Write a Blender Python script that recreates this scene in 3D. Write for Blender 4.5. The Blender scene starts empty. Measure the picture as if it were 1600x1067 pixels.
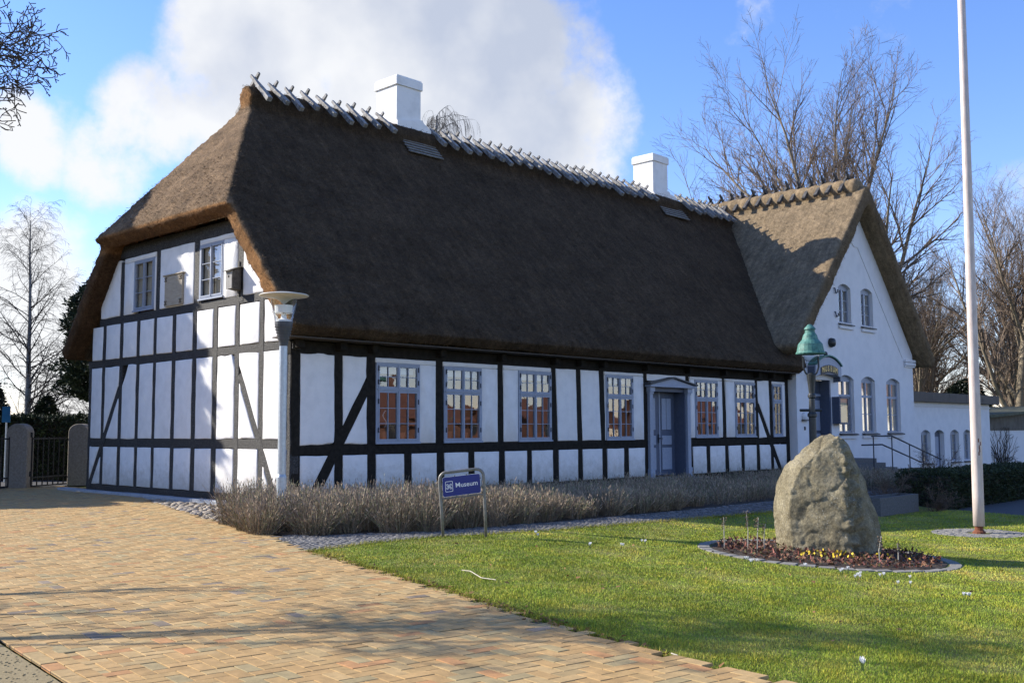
import bpy, bmesh, math, random
import numpy as np
from mathutils import Vector, Matrix, Quaternion
from mathutils.geometry import delaunay_2d_cdt

random.seed(7)
RNG = np.random.default_rng(7)
R = math.radians
PI = math.pi
C = bpy.context.scene.collection

# ------------------------------------------------------------------ camera
cam_data = bpy.data.cameras.new('camera')
cam = bpy.data.objects.new('camera', cam_data)
C.objects.link(cam)
bpy.context.scene.camera = cam
cam_data.sensor_width = 36.0
cam_data.lens = 1620 / 1600 * 36.0
cam_data.clip_start = 0.1
cam_data.clip_end = 3000
YAW, PITCH, ROLL = R(43.85), math.atan(139 / 1620), R(-0.25)
F0 = Vector((math.cos(YAW), math.sin(YAW), 0))
R0 = Vector((math.sin(YAW), -math.cos(YAW), 0))
fwd = F0 * math.cos(PITCH) + Vector((0, 0, 1)) * math.sin(PITCH)
upv = -F0 * math.sin(PITCH) + Vector((0, 0, 1)) * math.cos(PITCH)
rt2 = R0 * math.cos(ROLL) + upv * math.sin(ROLL)
up2 = -R0 * math.sin(ROLL) + upv * math.cos(ROLL)
CAM = Vector((-12.265, -18.112, 1.55))
m3 = Matrix((rt2, up2, -fwd)).transposed()
cam.matrix_world = Matrix.Translation(CAM) @ m3.to_4x4()

# ------------------------------------------------------------------ sun, sky, exposure
SUN_AZ, SUN_EL = R(118.5), R(29.3)
sdir = Vector((math.cos(SUN_AZ) * math.cos(SUN_EL), math.sin(SUN_AZ) * math.cos(SUN_EL), math.sin(SUN_EL)))
ld = bpy.data.lights.new('sun', 'SUN')
ld.energy = 4.7
ld.angle = R(0.53)
ld.color = (1.0, 0.93, 0.82)
sun = bpy.data.objects.new('sun', ld)
C.objects.link(sun)
sun.rotation_mode = 'QUATERNION'
sun.rotation_quaternion = sdir.to_track_quat('Z', 'Y')
sun.location = sdir * 60

vs = bpy.context.scene.view_settings
vs.view_transform = 'Standard'
vs.look = 'None'
vs.gamma = 1.0
vs.use_curve_mapping = False
vs.exposure = 0.92

world = bpy.data.worlds.new('World')
bpy.context.scene.world = world
world.use_nodes = True


def build_world():
    nt = world.node_tree
    nt.nodes.clear()
    N, L = nt.nodes.new, nt.links.new
    out = N('ShaderNodeOutputWorld')
    sky = N('ShaderNodeTexSky')
    sky.sky_type = 'NISHITA'
    sky.sun_disc = False
    sky.sun_elevation = SUN_EL
    sky.sun_rotation = PI / 2 - SUN_AZ
    sky.air_density = 1.0
    sky.dust_density = 0.08
    sky.ozone_density = 2.2
    bg = N('ShaderNodeBackground')
    bg.inputs['Strength'].default_value = 0.105
    hs = N('ShaderNodeHueSaturation'); hs.inputs['Saturation'].default_value = 1.18; hs.inputs['Value'].default_value = 1.26
    mxs = N('ShaderNodeMix'); mxs.data_type = 'RGBA'; mxs.blend_type = 'MULTIPLY'; mxs.inputs[0].default_value = 1; mxs.inputs[7].default_value = (.98, .89, 1.10, 1)
    L(sky.outputs[0], hs.inputs['Color']); L(hs.outputs[0], mxs.inputs[6]); L(mxs.outputs[2], bg.inputs['Color'])
    tc = N('ShaderNodeTexCoord')
    nrm = N('ShaderNodeVectorMath'); nrm.operation = 'NORMALIZE'
    L(tc.outputs['Generated'], nrm.inputs[0])
    # distort direction a little for ragged edges
    n1 = N('ShaderNodeTexNoise'); n1.inputs['Scale'].default_value = 6.5
    n1.inputs['Detail'].default_value = 9; n1.inputs['Roughness'].default_value = 0.62
    L(nrm.outputs[0], n1.inputs['Vector'])
    blobs = [  # direction, cos of angular radius, weight: where cumulus stands
        ((0.51, 0.80, 0.32), 0.9940, .95), ((0.60, 0.72, 0.36), 0.9905, 1.0), ((0.67, 0.66, 0.33), 0.9925, 1.0),
        ((0.43, 0.86, 0.285), 0.9984, .86), ((0.405, 0.88, 0.245), 0.9989, .80), ((0.715, 0.63, 0.28), 0.9962, .8),
        ((0.34, 0.93, 0.115), 0.9968, .9), ((0.41, 0.91, 0.045), 0.9970, .9), ((0.955, 0.27, 0.19), 0.9980, .7), ((0.98, 0.18, 0.07), 0.995, .7),
        ((0.35, 0.90, 0.26), 0.9988, .62), ((0.64, 0.68, 0.36), 0.9915, .85), ((.55, .76, .26), .996, .85), ((.80, .49, .37), .9994, .30),
        ((-0.7, 0.6, 0.3), 0.99, .75), ((-0.6, -0.7, 0.35), 0.985, .75), ((0.75, -0.6, 0.32), 0.985, .75), ((0.2, -0.9, 0.4), 0.99, .75)]
    prev = None
    for d, cr, w in blobs:
        v = Vector(d).normalized()
        dp = N('ShaderNodeVectorMath'); dp.operation = 'DOT_PRODUCT'
        L(nrm.outputs[0], dp.inputs[0]); dp.inputs[1].default_value = v
        mr = N('ShaderNodeMapRange'); mr.interpolation_type = 'SMOOTHSTEP'
        a = 1 - cr
        mr.inputs['From Min'].default_value = 1 - a * 1.9
        mr.inputs['From Max'].default_value = 1 - a * 0.05
        mr.inputs['To Min'].default_value = 0; mr.inputs['To Max'].default_value = w
        L(dp.outputs['Value'], mr.inputs['Value'])
        if prev is None:
            prev = mr.outputs[0]
        else:
            mx = N('ShaderNodeMath'); mx.operation = 'MAXIMUM'
            L(prev, mx.inputs[0]); L(mr.outputs[0], mx.inputs[1]); prev = mx.outputs[0]
    ma = N('ShaderNodeMath'); ma.operation = 'MULTIPLY_ADD'   # noise*1.5 + blob
    L(n1.outputs[0], ma.inputs[0]); ma.inputs[1].default_value = 2.1
    L(prev, ma.inputs[2])
    mr = N('ShaderNodeMapRange'); mr.interpolation_type = 'SMOOTHSTEP'
    mr.inputs['From Min'].default_value = 1.44; mr.inputs['From Max'].default_value = 1.90
    mr.inputs['To Max'].default_value = 0.96
    L(ma.outputs[0], mr.inputs['Value'])
    n2 = N('ShaderNodeTexNoise'); n2.inputs['Scale'].default_value = 4.3
    n2.inputs['Detail'].default_value = 6
    L(nrm.outputs[0], n2.inputs['Vector'])
    cr_ = N('ShaderNodeValToRGB')
    cr_.color_ramp.elements[0].position = 0.38; cr_.color_ramp.elements[0].color = (0.50, 0.55, 0.66, 1)
    cr_.color_ramp.elements[1].position = 0.56; cr_.color_ramp.elements[1].color = (0.86, 0.865, 0.87, 1)
    L(n2.outputs[0], cr_.inputs[0])
    bg2 = N('ShaderNodeBackground'); bg2.inputs['Strength'].default_value = 0.60
    L(cr_.outputs[0], bg2.inputs['Color'])
    mix = N('ShaderNodeMixShader')
    L(mr.outputs[0], mix.inputs[0]); L(bg.outputs[0], mix.inputs[1]); L(bg2.outputs[0], mix.inputs[2])
    L(mix.outputs[0], out.inputs[0])


build_world()

# ------------------------------------------------------------------ materials
MATS = {}


def nmat(name):
    m = bpy.data.materials.new(name)
    m.use_nodes = True
    nt = m.node_tree
    b = nt.nodes['Principled BSDF']
    MATS[name] = m
    return m, nt, b


def ramp(nt, stops):
    r = nt.nodes.new('ShaderNodeValToRGB')
    e = r.color_ramp.elements
    while len(e) < len(stops):
        e.new(0.5)
    for i, (p, c) in enumerate(stops):
        e[i].position = p
        e[i].color = (*c, 1)
    return r


def noise_mat(name, stops, scale=8, detail=6, rough=0.85, bump=0.3, bdist=0.01, bscale=None, stretch=None, spec=0.3,
              rough2=0.6, attr=None, amix=0.5, metallic=0, coord='Object', obj_rand=0.0):
    m, nt, b = nmat(name)
    N, L = nt.nodes.new, nt.links.new
    tc = N('ShaderNodeTexCoord')
    src = tc.outputs[coord]
    if stretch:
        mp = N('ShaderNodeMapping'); mp.inputs['Scale'].default_value = stretch
        L(src, mp.inputs['Vector']); src = mp.outputs[0]
    n = N('ShaderNodeTexNoise'); n.inputs['Scale'].default_value = scale; n.inputs['Detail'].default_value = detail
    n.inputs['Roughness'].default_value = rough2
    L(src, n.inputs['Vector'])
    r = ramp(nt, stops)
    L(n.outputs[0], r.inputs[0])
    col = r.outputs[0]
    if attr:
        at = N('ShaderNodeAttribute'); at.attribute_name = attr
        mx = N('ShaderNodeMix'); mx.data_type = 'RGBA'; mx.blend_type = 'MULTIPLY'; mx.inputs[0].default_value = amix
        L(col, mx.inputs[6]); L(at.outputs['Color'], mx.inputs[7]); col = mx.outputs[2]
    if obj_rand:
        oi = N('ShaderNodeObjectInfo')
        hs = N('ShaderNodeHueSaturation')
        mr = N('ShaderNodeMapRange'); mr.inputs['To Min'].default_value = 1 - obj_rand; mr.inputs['To Max'].default_value = 1 + obj_rand
        L(oi.outputs['Random'], mr.inputs[0]); L(mr.outputs[0], hs.inputs['Value']); L(col, hs.inputs['Color']); col = hs.outputs[0]
    L(col, b.inputs['Base Color'])
    b.inputs['Roughness'].default_value = rough
    b.inputs['Metallic'].default_value = metallic
    b.inputs['Specular IOR Level'].default_value = spec
    if bump:
        n2 = n
        if bscale:
            n2 = N('ShaderNodeTexNoise'); n2.inputs['Scale'].default_value = bscale; n2.inputs['Detail'].default_value = 5
            n2.inputs['Roughness'].default_value = 0.65
            L(src, n2.inputs['Vector'])
        bp = N('ShaderNodeBump'); bp.inputs['Strength'].default_value = bump; bp.inputs['Distance'].default_value = bdist
        L(n2.outputs[0], bp.inputs['Height']); L(bp.outputs[0], b.inputs['Normal'])
    return m


def make_mats():
    noise_mat('plaster', [(0.3, (.68, .675, .665)), (.6, (.77, .76, .745))], 3.5, 6, .9, .5, .012, 9, spec=.15)
    m = MATS['plaster']; nt = m.node_tree; N, L = nt.nodes.new, nt.links.new
    b = nt.nodes['Principled BSDF']; src = b.inputs['Base Color'].links[0].from_socket
    geo = N('ShaderNodeNewGeometry'); sx = N('ShaderNodeSeparateXYZ'); L(geo.outputs['Position'], sx.inputs[0])
    nz = N('ShaderNodeTexNoise'); nz.inputs['Scale'].default_value = 5; nz.inputs['Detail'].default_value = 8; nz.inputs['Roughness'].default_value = .75; L(geo.outputs['Position'], nz.inputs['Vector'])
    ad = N('ShaderNodeMath'); ad.operation = 'MULTIPLY_ADD'; ad.inputs[1].default_value = -1.5; L(nz.outputs[0], ad.inputs[0]); L(sx.outputs['Z'], ad.inputs[2])
    mr = N('ShaderNodeMapRange'); mr.inputs['From Min'].default_value = -.55; mr.inputs['From Max'].default_value = .10; mr.inputs['To Min'].default_value = .6; mr.inputs['To Max'].default_value = 0; L(ad.outputs[0], mr.inputs[0])
    mx = N('ShaderNodeMix'); mx.data_type = 'RGBA'; L(mr.outputs[0], mx.inputs[0]); L(src, mx.inputs[6]); mx.inputs[7].default_value = (.36, .33, .27, 1); L(mx.outputs[2], b.inputs['Base Color'])
    noise_mat('brick_white', [(0.3, (.64, .645, .655)), (.6, (.71, .71, .715))], 2.5, 6, .8, .35, .006, 14, spec=.2)
    noise_mat('chimney_white', [(0.3, (.66, .655, .64)), (.55, (.78, .775, .76))], 2.5, 6, .85, .25, .006, 12, spec=.15)
    noise_mat('tar_front', [(.35, (.012, .011, .009)), (.65, (.026, .023, .019))], 9, 7, .85, .6, .01, 30, (1, 1, 1), spec=.12)
    noise_mat('tar_gable', [(.35, (.014, .0135, .013)), (.52, (.030, .029, .028)), (.68, (.14, .135, .13))], 30, 8, .68, 1.0, .02, 34, spec=.35, rough2=.75)  # pale speckle puts sun glints on the tar into the colour
    noise_mat('ridge_log', [(.35, (.12, .118, .113)), (.65, (.34, .33, .315))], 9, 6, .8, .5, .008, 20, (1, 1, 1))
    noise_mat('apron', [(.35, (.16, .155, .145)), (.65, (.30, .29, .27))], 9, 6, .85, .5, .008, 20)
    noise_mat('ridge_log_grey', [(.35, (.035, .034, .034)), (.65, (.11, .105, .10))], 9, 6, .8, .6, .01, 20)
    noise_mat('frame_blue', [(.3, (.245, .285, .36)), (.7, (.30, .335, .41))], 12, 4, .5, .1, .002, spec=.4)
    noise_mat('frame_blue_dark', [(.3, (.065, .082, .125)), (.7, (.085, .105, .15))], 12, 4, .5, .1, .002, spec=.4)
    noise_mat('hinge_iron', [(.3, (.02, .024, .035)), (.7, (.04, .045, .06))], 20, 3, .6, .1, .002)
    noise_mat('soffit', [(.3, (.05, .042, .034)), (.7, (.09, .075, .06))], 6, 5, .9, .4, .01, stretch=(1, 8, 8))
    noise_mat('batten', [(.3, (.32, .26, .19)), (.7, (.45, .37, .27))], 6, 5, .9, .3, .01, stretch=(8, 1, 8))
    noise_mat('slate_sill', [(.3, (.03, .033, .04)), (.7, (.06, .064, .075))], 9, 4, .5, .2, .004)
    noise_mat('fascia', [(.3, (.035, .030, .030)), (.7, (.06, .052, .05))], 3, 4, .6, .2, .004)
    noise_mat('granite', [(.3, (.16, .155, .15)), (.5, (.24, .235, .225)), (.7, (.33, .32, .30))], 22, 8, .85, .4, .008, rough2=.75)
    noise_mat('granite_dark', [(.3, (.07, .07, .07)), (.5, (.11, .11, .108)), (.7, (.17, .165, .16))], 22, 8, .85, .4, .008, rough2=.75)
    noise_mat('granite_ring', [(.3, (.15, .14, .125)), (.5, (.21, .20, .175)), (.7, (.28, .265, .235))], 22, 8, .85, .4, .008, rough2=.75)
    noise_mat('gatepost', [(.3, (.13, .112, .09)), (.5, (.19, .165, .135)), (.7, (.26, .23, .19))], 18, 8, .9, .4, .008, rough2=.75)
    noise_mat('kerb_stone', [(.3, (.24, .26, .29)), (.7, (.36, .385, .42))], 14, 8, .85, .4, .008, rough2=.75)
    noise_mat('cobble', [(.3, (.26, .215, .165)), (.7, (.40, .345, .27))], 9, 6, .85, .4, .01, obj_rand=.3)
    noise_mat('sett', [(.3, (.095, .092, .088)), (.7, (.19, .182, .172))], 15, 6, .85, .4, .008, attr='tint', amix=.9)
    noise_mat('soil', [(.3, (.035, .026, .018)), (.7, (.075, .055, .038))], 11, 8, .95, .8, .03)
    noise_mat('sand_joint', [(.3, (.07, .055, .035)), (.7, (.12, .095, .062))], 30, 6, .95, .4, .005)
    noise_mat('cobble_bed', [(.3, (.16, .125, .085)), (.7, (.27, .22, .155))], 20, 7, .95, .6, .01)
    noise_mat('gravel_patch', [(.25, (.15, .115, .056)), (.5, (.25, .195, .10)), (.75, (.38, .31, .175))], 55, 9, .95, .6, .008, rough2=.8)
    noise_mat('asphalt', [(.3, (.045, .045, .048)), (.7, (.085, .084, .086))], 30, 8, .9, .4, .006, rough2=.8)
    noise_mat('meadow', [(.3, (.045, .065, .015)), (.7, (.09, .11, .03))], 1.5, 8, .95, .5, .03)
    noise_mat('copper_green', [(.3, (.03, .10, .085)), (.55, (.07, .20, .165)), (.7, (.13, .28, .23))], 14, 6, .6, .3, .004, spec=.4)
    noise_mat('cast_iron', [(.3, (.010, .013, .014)), (.7, (.026, .03, .032))], 16, 5, .45, .3, .003, spec=.5)
    noise_mat('galvanised', [(.3, (.36, .40, .43)), (.7, (.47, .51, .54))], 20, 5, .42, .1, .002, spec=.5, metallic=.6)
    noise_mat('sign_tube', [(.3, (.14, .135, .12)), (.7, (.22, .21, .19))], 16, 5, .5, .15, .002, spec=.5, metallic=.3)
    noise_mat('lamp_grey', [(.3, (.06, .064, .07)), (.7, (.085, .09, .10))], 10, 3, .5, .1, .001)
    noise_mat('lamp_disc', [(.3, (.55, .52, .45)), (.7, (.63, .60, .53))], 8, 3, .5, .05, .001)
    noise_mat('lamp_white', [(.3, (.75, .75, .75)), (.7, (.82, .82, .82))], 8, 3, .4, .05, .001)
    noise_mat('pole_paint', [(.3, (.46, .38, .34)), (.6, (.60, .51, .46)), (.75, (.66, .58, .53))], 6, 6, .5, .25, .004, stretch=(3, 3, .6))
    noise_mat('rust', [(.3, (.10, .035, .02)), (.7, (.22, .08, .04))], 20, 6, .9, .4, .004)
    noise_mat('sign_blue', [(.3, (.010, .020, .165)), (.7, (.013, .026, .20))], 3, 3, .35, 0, spec=.4)
    noise_mat('sign_white', [(.3, (.78, .78, .78)), (.7, (.84, .84, .84))], 3, 3, .4, 0)
    noise_mat('gold', [(.3, (.50, .36, .12)), (.7, (.68, .52, .22))], 12, 3, .4, .1, .002, metallic=.4)
    noise_mat('sign_dark', [(.3, (.012, .013, .02)), (.7, (.025, .025, .035))], 6, 3, .5, 0)
    noise_mat('plaque', [(.3, (.30, .255, .19)), (.7, (.40, .35, .27))], 12, 7, .9, .8, .01, 30, (1, .4, 2.2))
    noise_mat('plaque_dark', [(.3, (.10, .085, .065)), (.7, (.17, .145, .11))], 12, 6, .9, .5, .01)
    noise_mat('bird_box', [(.3, (.055, .05, .045)), (.7, (.12, .115, .105))], 14, 5, .8, .4, .004)
    noise_mat('bird_box_front', [(.3, (.24, .23, .21)), (.7, (.33, .32, .30))], 14, 5, .8, .4, .004)
    noise_mat('black', [(.3, (.004, .004, .004)), (.7, (.008, .008, .008))], 5, 2, .9, 0)
    noise_mat('iron_gate', [(.3, (.010, .010, .011)), (.7, (.022, .022, .024))], 20, 4, .6, .2, .002)
    noise_mat('room', [(.3, (.16, .07, .045)), (.7, (.24, .11, .07))], 1.2, 3, .9, 0)
    noise_mat('curtain', [(.3, (.42, .36, .27)), (.7, (.56, .49, .38))], 4, 4, .9, .2, .01, stretch=(1, 12, .4))
    noise_mat('blind', [(.3, (.30, .34, .40)), (.7, (.38, .42, .48))], 4, 3, .9, 0)
    noise_mat('terracotta', [(.3, (.30, .105, .05)), (.7, (.40, .15, .075))], 12, 4, .8, .2, .003)
    noise_mat('petal_red', [(.3, (.55, .035, .03)), (.7, (.70, .07, .05))], 12, 4, .6, 0)
    noise_mat('leaf_green', [(.3, (.03, .07, .015)), (.7, (.06, .11, .03))], 12, 4, .6, 0)
    noise_mat('bead_white', [(.3, (.7, .7, .66)), (.7, (.8, .8, .76))], 12, 2, .5, 0)
    noise_mat('red_brick', [(.3, (.12, .06, .04)), (.7, (.27, .12, .075))], 1.0, 8, .9, .3, .01)
    noise_mat('red_tile', [(.3, (.12, .055, .04)), (.7, (.26, .11, .07))], 1.0, 8, .9, .4, .02, stretch=(1, 4, 4))
    noise_mat('pale_render', [(.3, (.55, .48, .34)), (.7, (.66, .58, .42))], 2, 5, .9, .2, .01)
    noise_mat('bark_dark', [(.3, (.030, .025, .020)), (.7, (.075, .064, .05))], 14, 6, .95, .7, .02, 30)
    noise_mat('bark_beech', [(.3, (.15, .125, .09)), (.55, (.23, .19, .135)), (.75, (.30, .25, .17))], 3, 6, .9, .4, .02, 20)
    noise_mat('twig_beech', [(.3, (.13, .098, .075)), (.7, (.20, .15, .11))], 4, 4, .9, 0)
    noise_mat('bark_birch', [(.3, (.06, .055, .05)), (.5, (.17, .165, .155)), (.7, (.27, .26, .245))], 5, 6, .9, .3, .01, stretch=(1, 1, 3))
    noise_mat('twig_birch', [(.3, (.030, .024, .022)), (.7, (.06, .048, .043))], 4, 4, .9, 0)
    noise_mat('needle_dark', [(.3, (.010, .018, .008)), (.7, (.035, .052, .022))], 2.2, 6, .7, 0, attr='tint', amix=.9)
    noise_mat('hedge_leaf', [(.3, (.016, .026, .010)), (.7, (.04, .055, .02))], 2.2, 6, .7, 0, attr='tint', amix=.9)
    noise_mat('grass', [(.3, (.175, .245, .022)), (.5, (.27, .34, .038)), (.7, (.40, .41, .085))], .9, 8, .8, 0, attr='tint', amix=1.0, spec=.2)
    noise_mat('turf', [(.3, (.11, .125, .024)), (.5, (.17, .17, .038)), (.7, (.24, .20, .07))], .9, 8, .95, .6, .02, 60)
    noise_mat('lavender', [(.3, (.17, .14, .105)), (.7, (.32, .26, .19))], 2.0, 6, .9, 0, attr='tint', amix=1.0, spec=.15)
    noise_mat('stem', [(.3, (.10, .07, .05)), (.7, (.16, .115, .08))], 6, 4, .9, 0)
    noise_mat('sedum', [(.3, (.10, .035, .028)), (.5, (.20, .085, .06)), (.7, (.30, .17, .12))], 14, 5, .8, 0, attr='tint', amix=1.0)
    noise_mat('yellow_flower', [(.3, (.60, .42, .02)), (.7, (.75, .55, .05))], 14, 3, .7, 0)
    noise_mat('white_flower', [(.3, (.75, .74, .74)), (.7, (.85, .84, .84))], 14, 3, .7, 0)
    noise_mat('dead_leaf', [(.3, (.16, .085, .035)), (.7, (.30, .17, .07))], 14, 3, .9, 0)
    noise_mat('pale_stick', [(.3, (.42, .37, .28)), (.7, (.55, .50, .40))], 14, 3, .9, 0)
    noise_mat('shed_roof', [(.3, (.07, .075, .045)), (.7, (.13, .13, .085))], 3, 6, .9, .3, .01)
    noise_mat('shed_wood', [(.3, (.10, .09, .075)), (.7, (.16, .145, .12))], 3, 6, .9, .3, .01)
    noise_mat('blue_paint', [(.3, (.03, .16, .32)), (.7, (.04, .2, .38))], 3, 6, .5, 0)
    noise_mat('straw_fresh', [(.3, (.26, .155, .07)), (.7, (.42, .27, .13))], 30, 6, .9, .6, .01)
    # yellow clinker bricks, one tint for each brick
    m, nt, b = nmat('clinker')
    N, L = nt.nodes.new, nt.links.new
    at = N('ShaderNodeAttribute'); at.attribute_name = 'tint'
    oi = N('ShaderNodeObjectInfo')
    n = N('ShaderNodeTexNoise'); n.inputs['Scale'].default_value = 9; n.inputs['Detail'].default_value = 8
    n.inputs['Roughness'].default_value = .7
    tc = N('ShaderNodeTexCoord')
    geo = N('ShaderNodeNewGeometry')
    L(geo.outputs['Position'], n.inputs['Vector'])
    r = ramp(nt, [(.3, (.70, .70, .70)), (.7, (1.15, 1.12, 1.08))])
    L(n.outputs[0], r.inputs[0])
    mx = N('ShaderNodeMix'); mx.data_type = 'RGBA'; mx.blend_type = 'MULTIPLY'; mx.inputs[0].default_value = 1
    L(at.outputs['Color'], mx.inputs[6]); L(r.outputs[0], mx.inputs[7])
    L(mx.outputs[2], b.inputs['Base Color'])
    b.inputs['Roughness'].default_value = .85; b.inputs['Specular IOR Level'].default_value = .2
    n2 = N('ShaderNodeTexNoise'); n2.inputs['Scale'].default_value = 70; n2.inputs['Detail'].default_value = 5
    L(geo.outputs['Position'], n2.inputs['Vector'])
    bp = N('ShaderNodeBump'); bp.inputs['Strength'].default_value = .35; bp.inputs['Distance'].default_value = .004
    L(n2.outputs[0], bp.inputs['Height']); L(bp.outputs[0], b.inputs['Normal'])
    # glass
    m, nt, b = nmat('glass')
    N, L = nt.nodes.new, nt.links.new
    nt.nodes.remove(b)
    out = nt.nodes['Material Output']
    gl = N('ShaderNodeBsdfGlossy'); gl.inputs['Roughness'].default_value = .015; gl.inputs['Color'].default_value = (.95, .97, 1, 1)
    tr = N('ShaderNodeBsdfTransparent'); tr.inputs['Color'].default_value = (.86, .88, .89, 1)
    lw = N('ShaderNodeLayerWeight'); lw.inputs['Blend'].default_value = .5
    pw = N('ShaderNodeMath'); pw.operation = 'POWER'; pw.inputs[1].default_value = 4
    fr = N('ShaderNodeMath'); fr.operation = 'MULTIPLY_ADD'; fr.inputs[1].default_value = .8; fr.inputs[2].default_value = .14
    L(lw.outputs['Facing'], pw.inputs[0]); L(pw.outputs[0], fr.inputs[0])
    n = N('ShaderNodeTexNoise'); n.inputs['Scale'].default_value = 3.2; n.inputs['Detail'].default_value = 2
    tc = N('ShaderNodeTexCoord'); L(tc.outputs['Object'], n.inputs['Vector'])
    bp = N('ShaderNodeBump'); bp.inputs['Strength'].default_value = .035; bp.inputs['Distance'].default_value = .02
    L(n.outputs[0], bp.inputs['Height']); L(bp.outputs[0], gl.inputs['Normal'])
    mx = N('ShaderNodeMixShader')
    L(fr.outputs[0], mx.inputs[0]); L(tr.outputs[0], mx.inputs[1]); L(gl.outputs[0], mx.inputs[2]); L(mx.outputs[0], out.inputs[0])
    # clear lamp glass
    m, nt, b = nmat('lamp_glass')
    N, L = nt.nodes.new, nt.links.new
    nt.nodes.remove(b)
    out = nt.nodes['Material Output']
    gl = N('ShaderNodeBsdfGlossy'); gl.inputs['Roughness'].default_value = .05
    tr = N('ShaderNodeBsdfTransparent'); tr.inputs['Color'].default_value = (.93, .95, .95, 1)
    lw = N('ShaderNodeLayerWeight'); lw.inputs['Blend'].default_value = .25
    mx = N('ShaderNodeMixShader')
    L(lw.outputs['Facing'], mx.inputs[0]); L(tr.outputs[0], mx.inputs[1]); L(gl.outputs[0], mx.inputs[2]); L(mx.outputs[0], out.inputs[0])

    # thatch: cut straw ends, weathered; the older north slope is darker with algae
    def thatch(name, stops, patch, streak):
        m, nt, b = nmat(name)
        N, L = nt.nodes.new, nt.links.new
        tc = N('ShaderNodeTexCoord')
        n = N('ShaderNodeTexNoise'); n.inputs['Scale'].default_value = 26; n.inputs['Detail'].default_value = 8; n.inputs['Roughness'].default_value = .85
        L(tc.outputs['Object'], n.inputs['Vector'])
        r = ramp(nt, stops); L(n.outputs[0], r.inputs[0])
        n3 = N('ShaderNodeTexNoise'); n3.inputs['Scale'].default_value = 1.1; n3.inputs['Detail'].default_value = 6; n3.inputs['Roughness'].default_value = .65
        L(tc.outputs['Object'], n3.inputs['Vector'])
        r3 = ramp(nt, [(.3, patch), (.7, (1.15, 1.13, 1.1))]); L(n3.outputs[0], r3.inputs[0])
        mx = N('ShaderNodeMix'); mx.data_type = 'RGBA'; mx.blend_type = 'MULTIPLY'; mx.inputs[0].default_value = 1
        L(r.outputs[0], mx.inputs[6]); L(r3.outputs[0], mx.inputs[7])
        n5 = N('ShaderNodeTexNoise'); n5.inputs['Scale'].default_value = 5.5; n5.inputs['Detail'].default_value = 7; n5.inputs['Roughness'].default_value = .75
        L(tc.outputs['Object'], n5.inputs['Vector'])
        r5 = ramp(nt, [(.32, (.68, .68, .68)), (.5, (.97, .97, .97)), (.68, (1.35, 1.34, 1.30))]); L(n5.outputs[0], r5.inputs[0])
        # combed straw: fine streaks running down the slope and faint laid courses
        mp6 = N('ShaderNodeMapping'); mp6.inputs['Scale'].default_value = streak
        L(tc.outputs['Object'], mp6.inputs['Vector'])
        n6 = N('ShaderNodeTexNoise'); n6.inputs['Scale'].default_value = 1.0; n6.inputs['Detail'].default_value = 6; n6.inputs['Roughness'].default_value = .7
        L(mp6.outputs[0], n6.inputs['Vector'])
        r6 = ramp(nt, [(.3, (.70, .70, .70)), (.7, (1.28, 1.26, 1.22))]); L(n6.outputs[0], r6.inputs[0])
        mx6 = N('ShaderNodeMix'); mx6.data_type = 'RGBA'; mx6.blend_type = 'MULTIPLY'; mx6.inputs[0].default_value = 1
        L(r5.outputs[0], mx6.inputs[6]); L(r6.outputs[0], mx6.inputs[7])
        mx5 = N('ShaderNodeMix'); mx5.data_type = 'RGBA'; mx5.blend_type = 'MULTIPLY'; mx5.inputs[0].default_value = 1
        L(mx.outputs[2], mx5.inputs[6]); L(mx6.outputs[2], mx5.inputs[7])
        col = mx5.outputs[2]
        at = N('ShaderNodeAttribute'); at.attribute_name = 'straw_tint'
        mx2 = N('ShaderNodeMix'); mx2.data_type = 'RGBA'; mx2.blend_type = 'MULTIPLY'; mx2.inputs[0].default_value = 1
        L(col, mx2.inputs[6]); L(at.outputs['Color'], mx2.inputs[7])
        L(mx2.outputs[2], b.inputs['Base Color'])
        b.inputs['Roughness'].default_value = .95; b.inputs['Specular IOR Level'].default_value = .12
        n2 = N('ShaderNodeTexNoise'); n2.inputs['Scale'].default_value = 32; n2.inputs['Detail'].default_value = 5; n2.inputs['Roughness'].default_value = .75
        L(tc.outputs['Object'], n2.inputs['Vector'])
        bp = N('ShaderNodeBump'); bp.inputs['Strength'].default_value = 1.0; bp.inputs['Distance'].default_value = .05
        L(n2.outputs[0], bp.inputs['Height']); L(bp.outputs[0], b.inputs['Normal'])
    thatch('thatch', [(.3, (.088, .060, .037)), (.5, (.20, .138, .085)), (.7, (.38, .27, .175))], (.68, .66, .64), (7, 1.1, .9))
    thatch('thatch_wing', [(.3, (.14, .105, .066)), (.5, (.26, .20, .13)), (.7, (.40, .32, .215))], (.8, .78, .75), (1.1, 7, .9))
    # boulder
    m, nt, b = nmat('boulder')
    N, L = nt.nodes.new, nt.links.new
    tc = N('ShaderNodeTexCoord')
    n = N('ShaderNodeTexNoise'); n.inputs['Scale'].default_value = 3.2; n.inputs['Detail'].default_value = 9; n.inputs['Roughness'].default_value = .68
    L(tc.outputs['Object'], n.inputs['Vector'])
    r = ramp(nt, [(.28, (.09, .074, .045)), (.46, (.175, .15, .094)), (.6, (.235, .205, .135)), (.74, (.33, .285, .185))]); L(n.outputs[0], r.inputs[0])
    v = N('ShaderNodeTexVoronoi'); v.inputs['Scale'].default_value = 30; v.inputs['Randomness'].default_value = 1
    L(tc.outputs['Object'], v.inputs['Vector'])
    rv = ramp(nt, [(.10, (1, 1, 1)), (.22, (0, 0, 0))]); L(v.outputs['Distance'], rv.inputs[0])
    n4 = N('ShaderNodeTexNoise'); n4.inputs['Scale'].default_value = 2.4; L(tc.outputs['Object'], n4.inputs['Vector'])
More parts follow.
